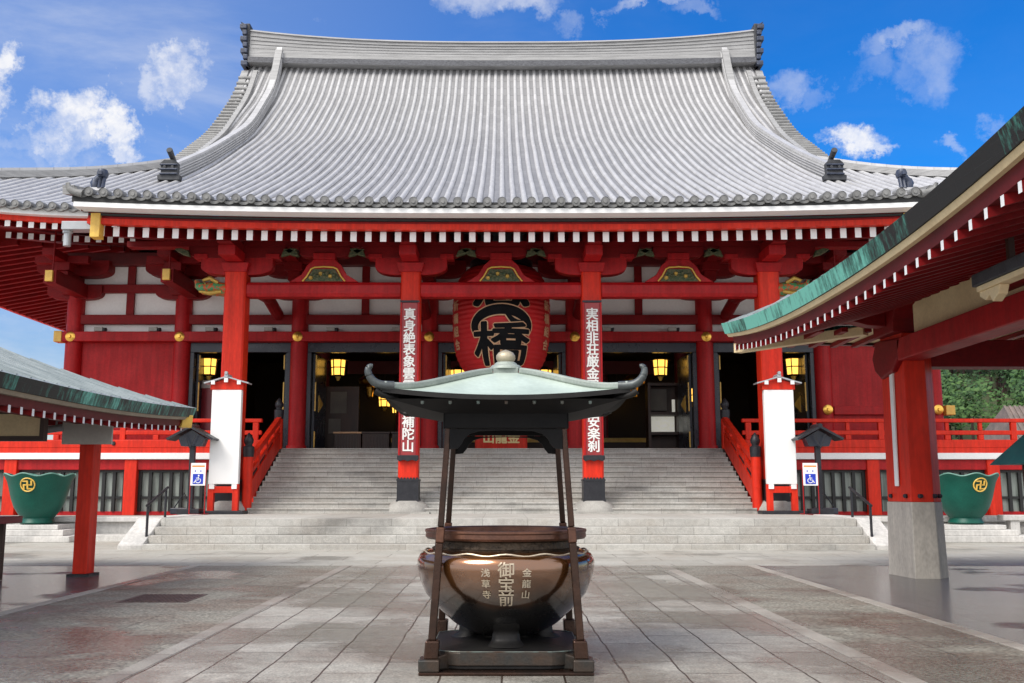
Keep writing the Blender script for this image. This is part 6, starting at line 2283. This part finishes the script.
# small teal roofed stand at the right border
ts = thing('teal_stand', (7.75, 14.0, 0), 'teal roofed wooden stand at the far right edge beyond the pavilion column', 'stand')
t_ = MB()
X, Y, Z = 7.75, 14.0, 1.66
t_.poly([(X - 0.62, Y - 0.6, Z), (X + 0.62, Y - 0.6, Z), (X + 0.62, Y + 0.6, Z), (X - 0.62, Y + 0.6, Z), (X - 0.02, Y - 0.1, Z + 0.72), (X + 0.02, Y + 0.1, Z + 0.72)], [(0, 1, 4), (1, 2, 5, 4), (2, 3, 5), (3, 0, 4, 5), (3, 2, 1, 0)], 'teal_roof')
t_.build('roof', ts)
MB().box(X - 0.3, X + 0.3, Y - 0.3, Y + 0.3, 0.9, 1.655, 'dark_wood').build('cabinet', ts, bevel=0.01)
MB().box(X - 0.06, X + 0.06, Y - 0.06, Y + 0.06, 0, 0.9, 'dark_wood').build('pole', ts)

# ---------------------------------------------------------------- far right: wooded hill and a house
hm = MB()


def hz(x, y):
    t = math.exp(-((x - 95) / 45) ** 2) * math.exp(-((y - 165) / 55) ** 2)
    return 30 * t - 0.5 + 1.0 * math.sin(x * 0.13) * t


hm.grid(lambda a, b: (lerp(15, 190, a), lerp(95, 280, b), hz(lerp(15, 190, a), lerp(95, 280, b))), 50, 50, 'soil')
struct(hm.build('hill', smooth=60))
fw = MB()
cnt = 0
while cnt < 170:
    x, y = rnd.uniform(44, 92), rnd.uniform(98, 160)
    if hz(x, y) < 1.0 and y > 112:
        continue
    cnt += 1
    z = hz(x, y)
    h = rnd.uniform(7, 11)
    fw.cyl((x, y, z - 0.5), (x, y, z + h * 0.6), 0.25, 0.12, 'dark_wood', 5, cap=False)
    lm_ = 'leaf_light' if rnd.random() < 0.35 else 'leaf_dark'
    for q in range(26):
        a, b_ = rnd.uniform(0, 6.283), rnd.uniform(-0.2, 1)
        rr = rnd.uniform(0.6, 1.0) * h * 0.33
        cx_, cy_, cz_ = x + rr * math.cos(a) * math.sqrt(max(0, 1 - b_ * b_ * 0.8)), y + rr * math.sin(a) * math.sqrt(max(0, 1 - b_ * b_ * 0.8)), z + h * 0.62 + b_ * h * 0.36
        for w in range(16):
            p = Vector((cx_ + rnd.gauss(0, 0.5), cy_ + rnd.gauss(0, 0.5), cz_ + rnd.gauss(0, 0.4)))
            u_ = Vector((rnd.gauss(0, 1), rnd.gauss(0, 1), rnd.gauss(0, 0.6))).normalized() * rnd.uniform(0.16, 0.34)
            v_ = u_.orthogonal().normalized() * rnd.uniform(0.12, 0.26)
            fw.poly([p - u_, p + v_, p + u_, p - v_], [(0, 1, 2, 3)], lm_)
struct(fw.build('forest'), 'stuff')
hs = thing('distant_house', (38, 66, 0), 'distant pale house with a weathered tiled roof below the wooded hill', 'house')
MB().box(33.6, 43, 64, 70, 0, 4.2, 'house_wall').build('wall', hs)
r_ = MB()
r_.poly([(33, 63.4, 4.0), (43.6, 63.4, 4.0), (42.0, 67, 6.9), (34.0, 67, 6.9), (33, 70.6, 4.0), (43.6, 70.6, 4.0)], [(0, 1, 2, 3), (3, 2, 5, 4), (0, 3, 4), (1, 5, 2)], 'house_tile')
for i in range(26):
    x = 33.3 + i * 0.4
    r_.beam([(x, 63.4, 4.05), (lerp(x, 38.3, 0.15), 67, 6.92)], 0.15, 0.12, 'house_tile')
r_.build('roof', hs)
for x in (34.6, 37.2, 39.8):
    MB().box(x, x + 1.4, 63.94, 63.999, 1.4, 3.4, 'window_bar').build('window', hs)
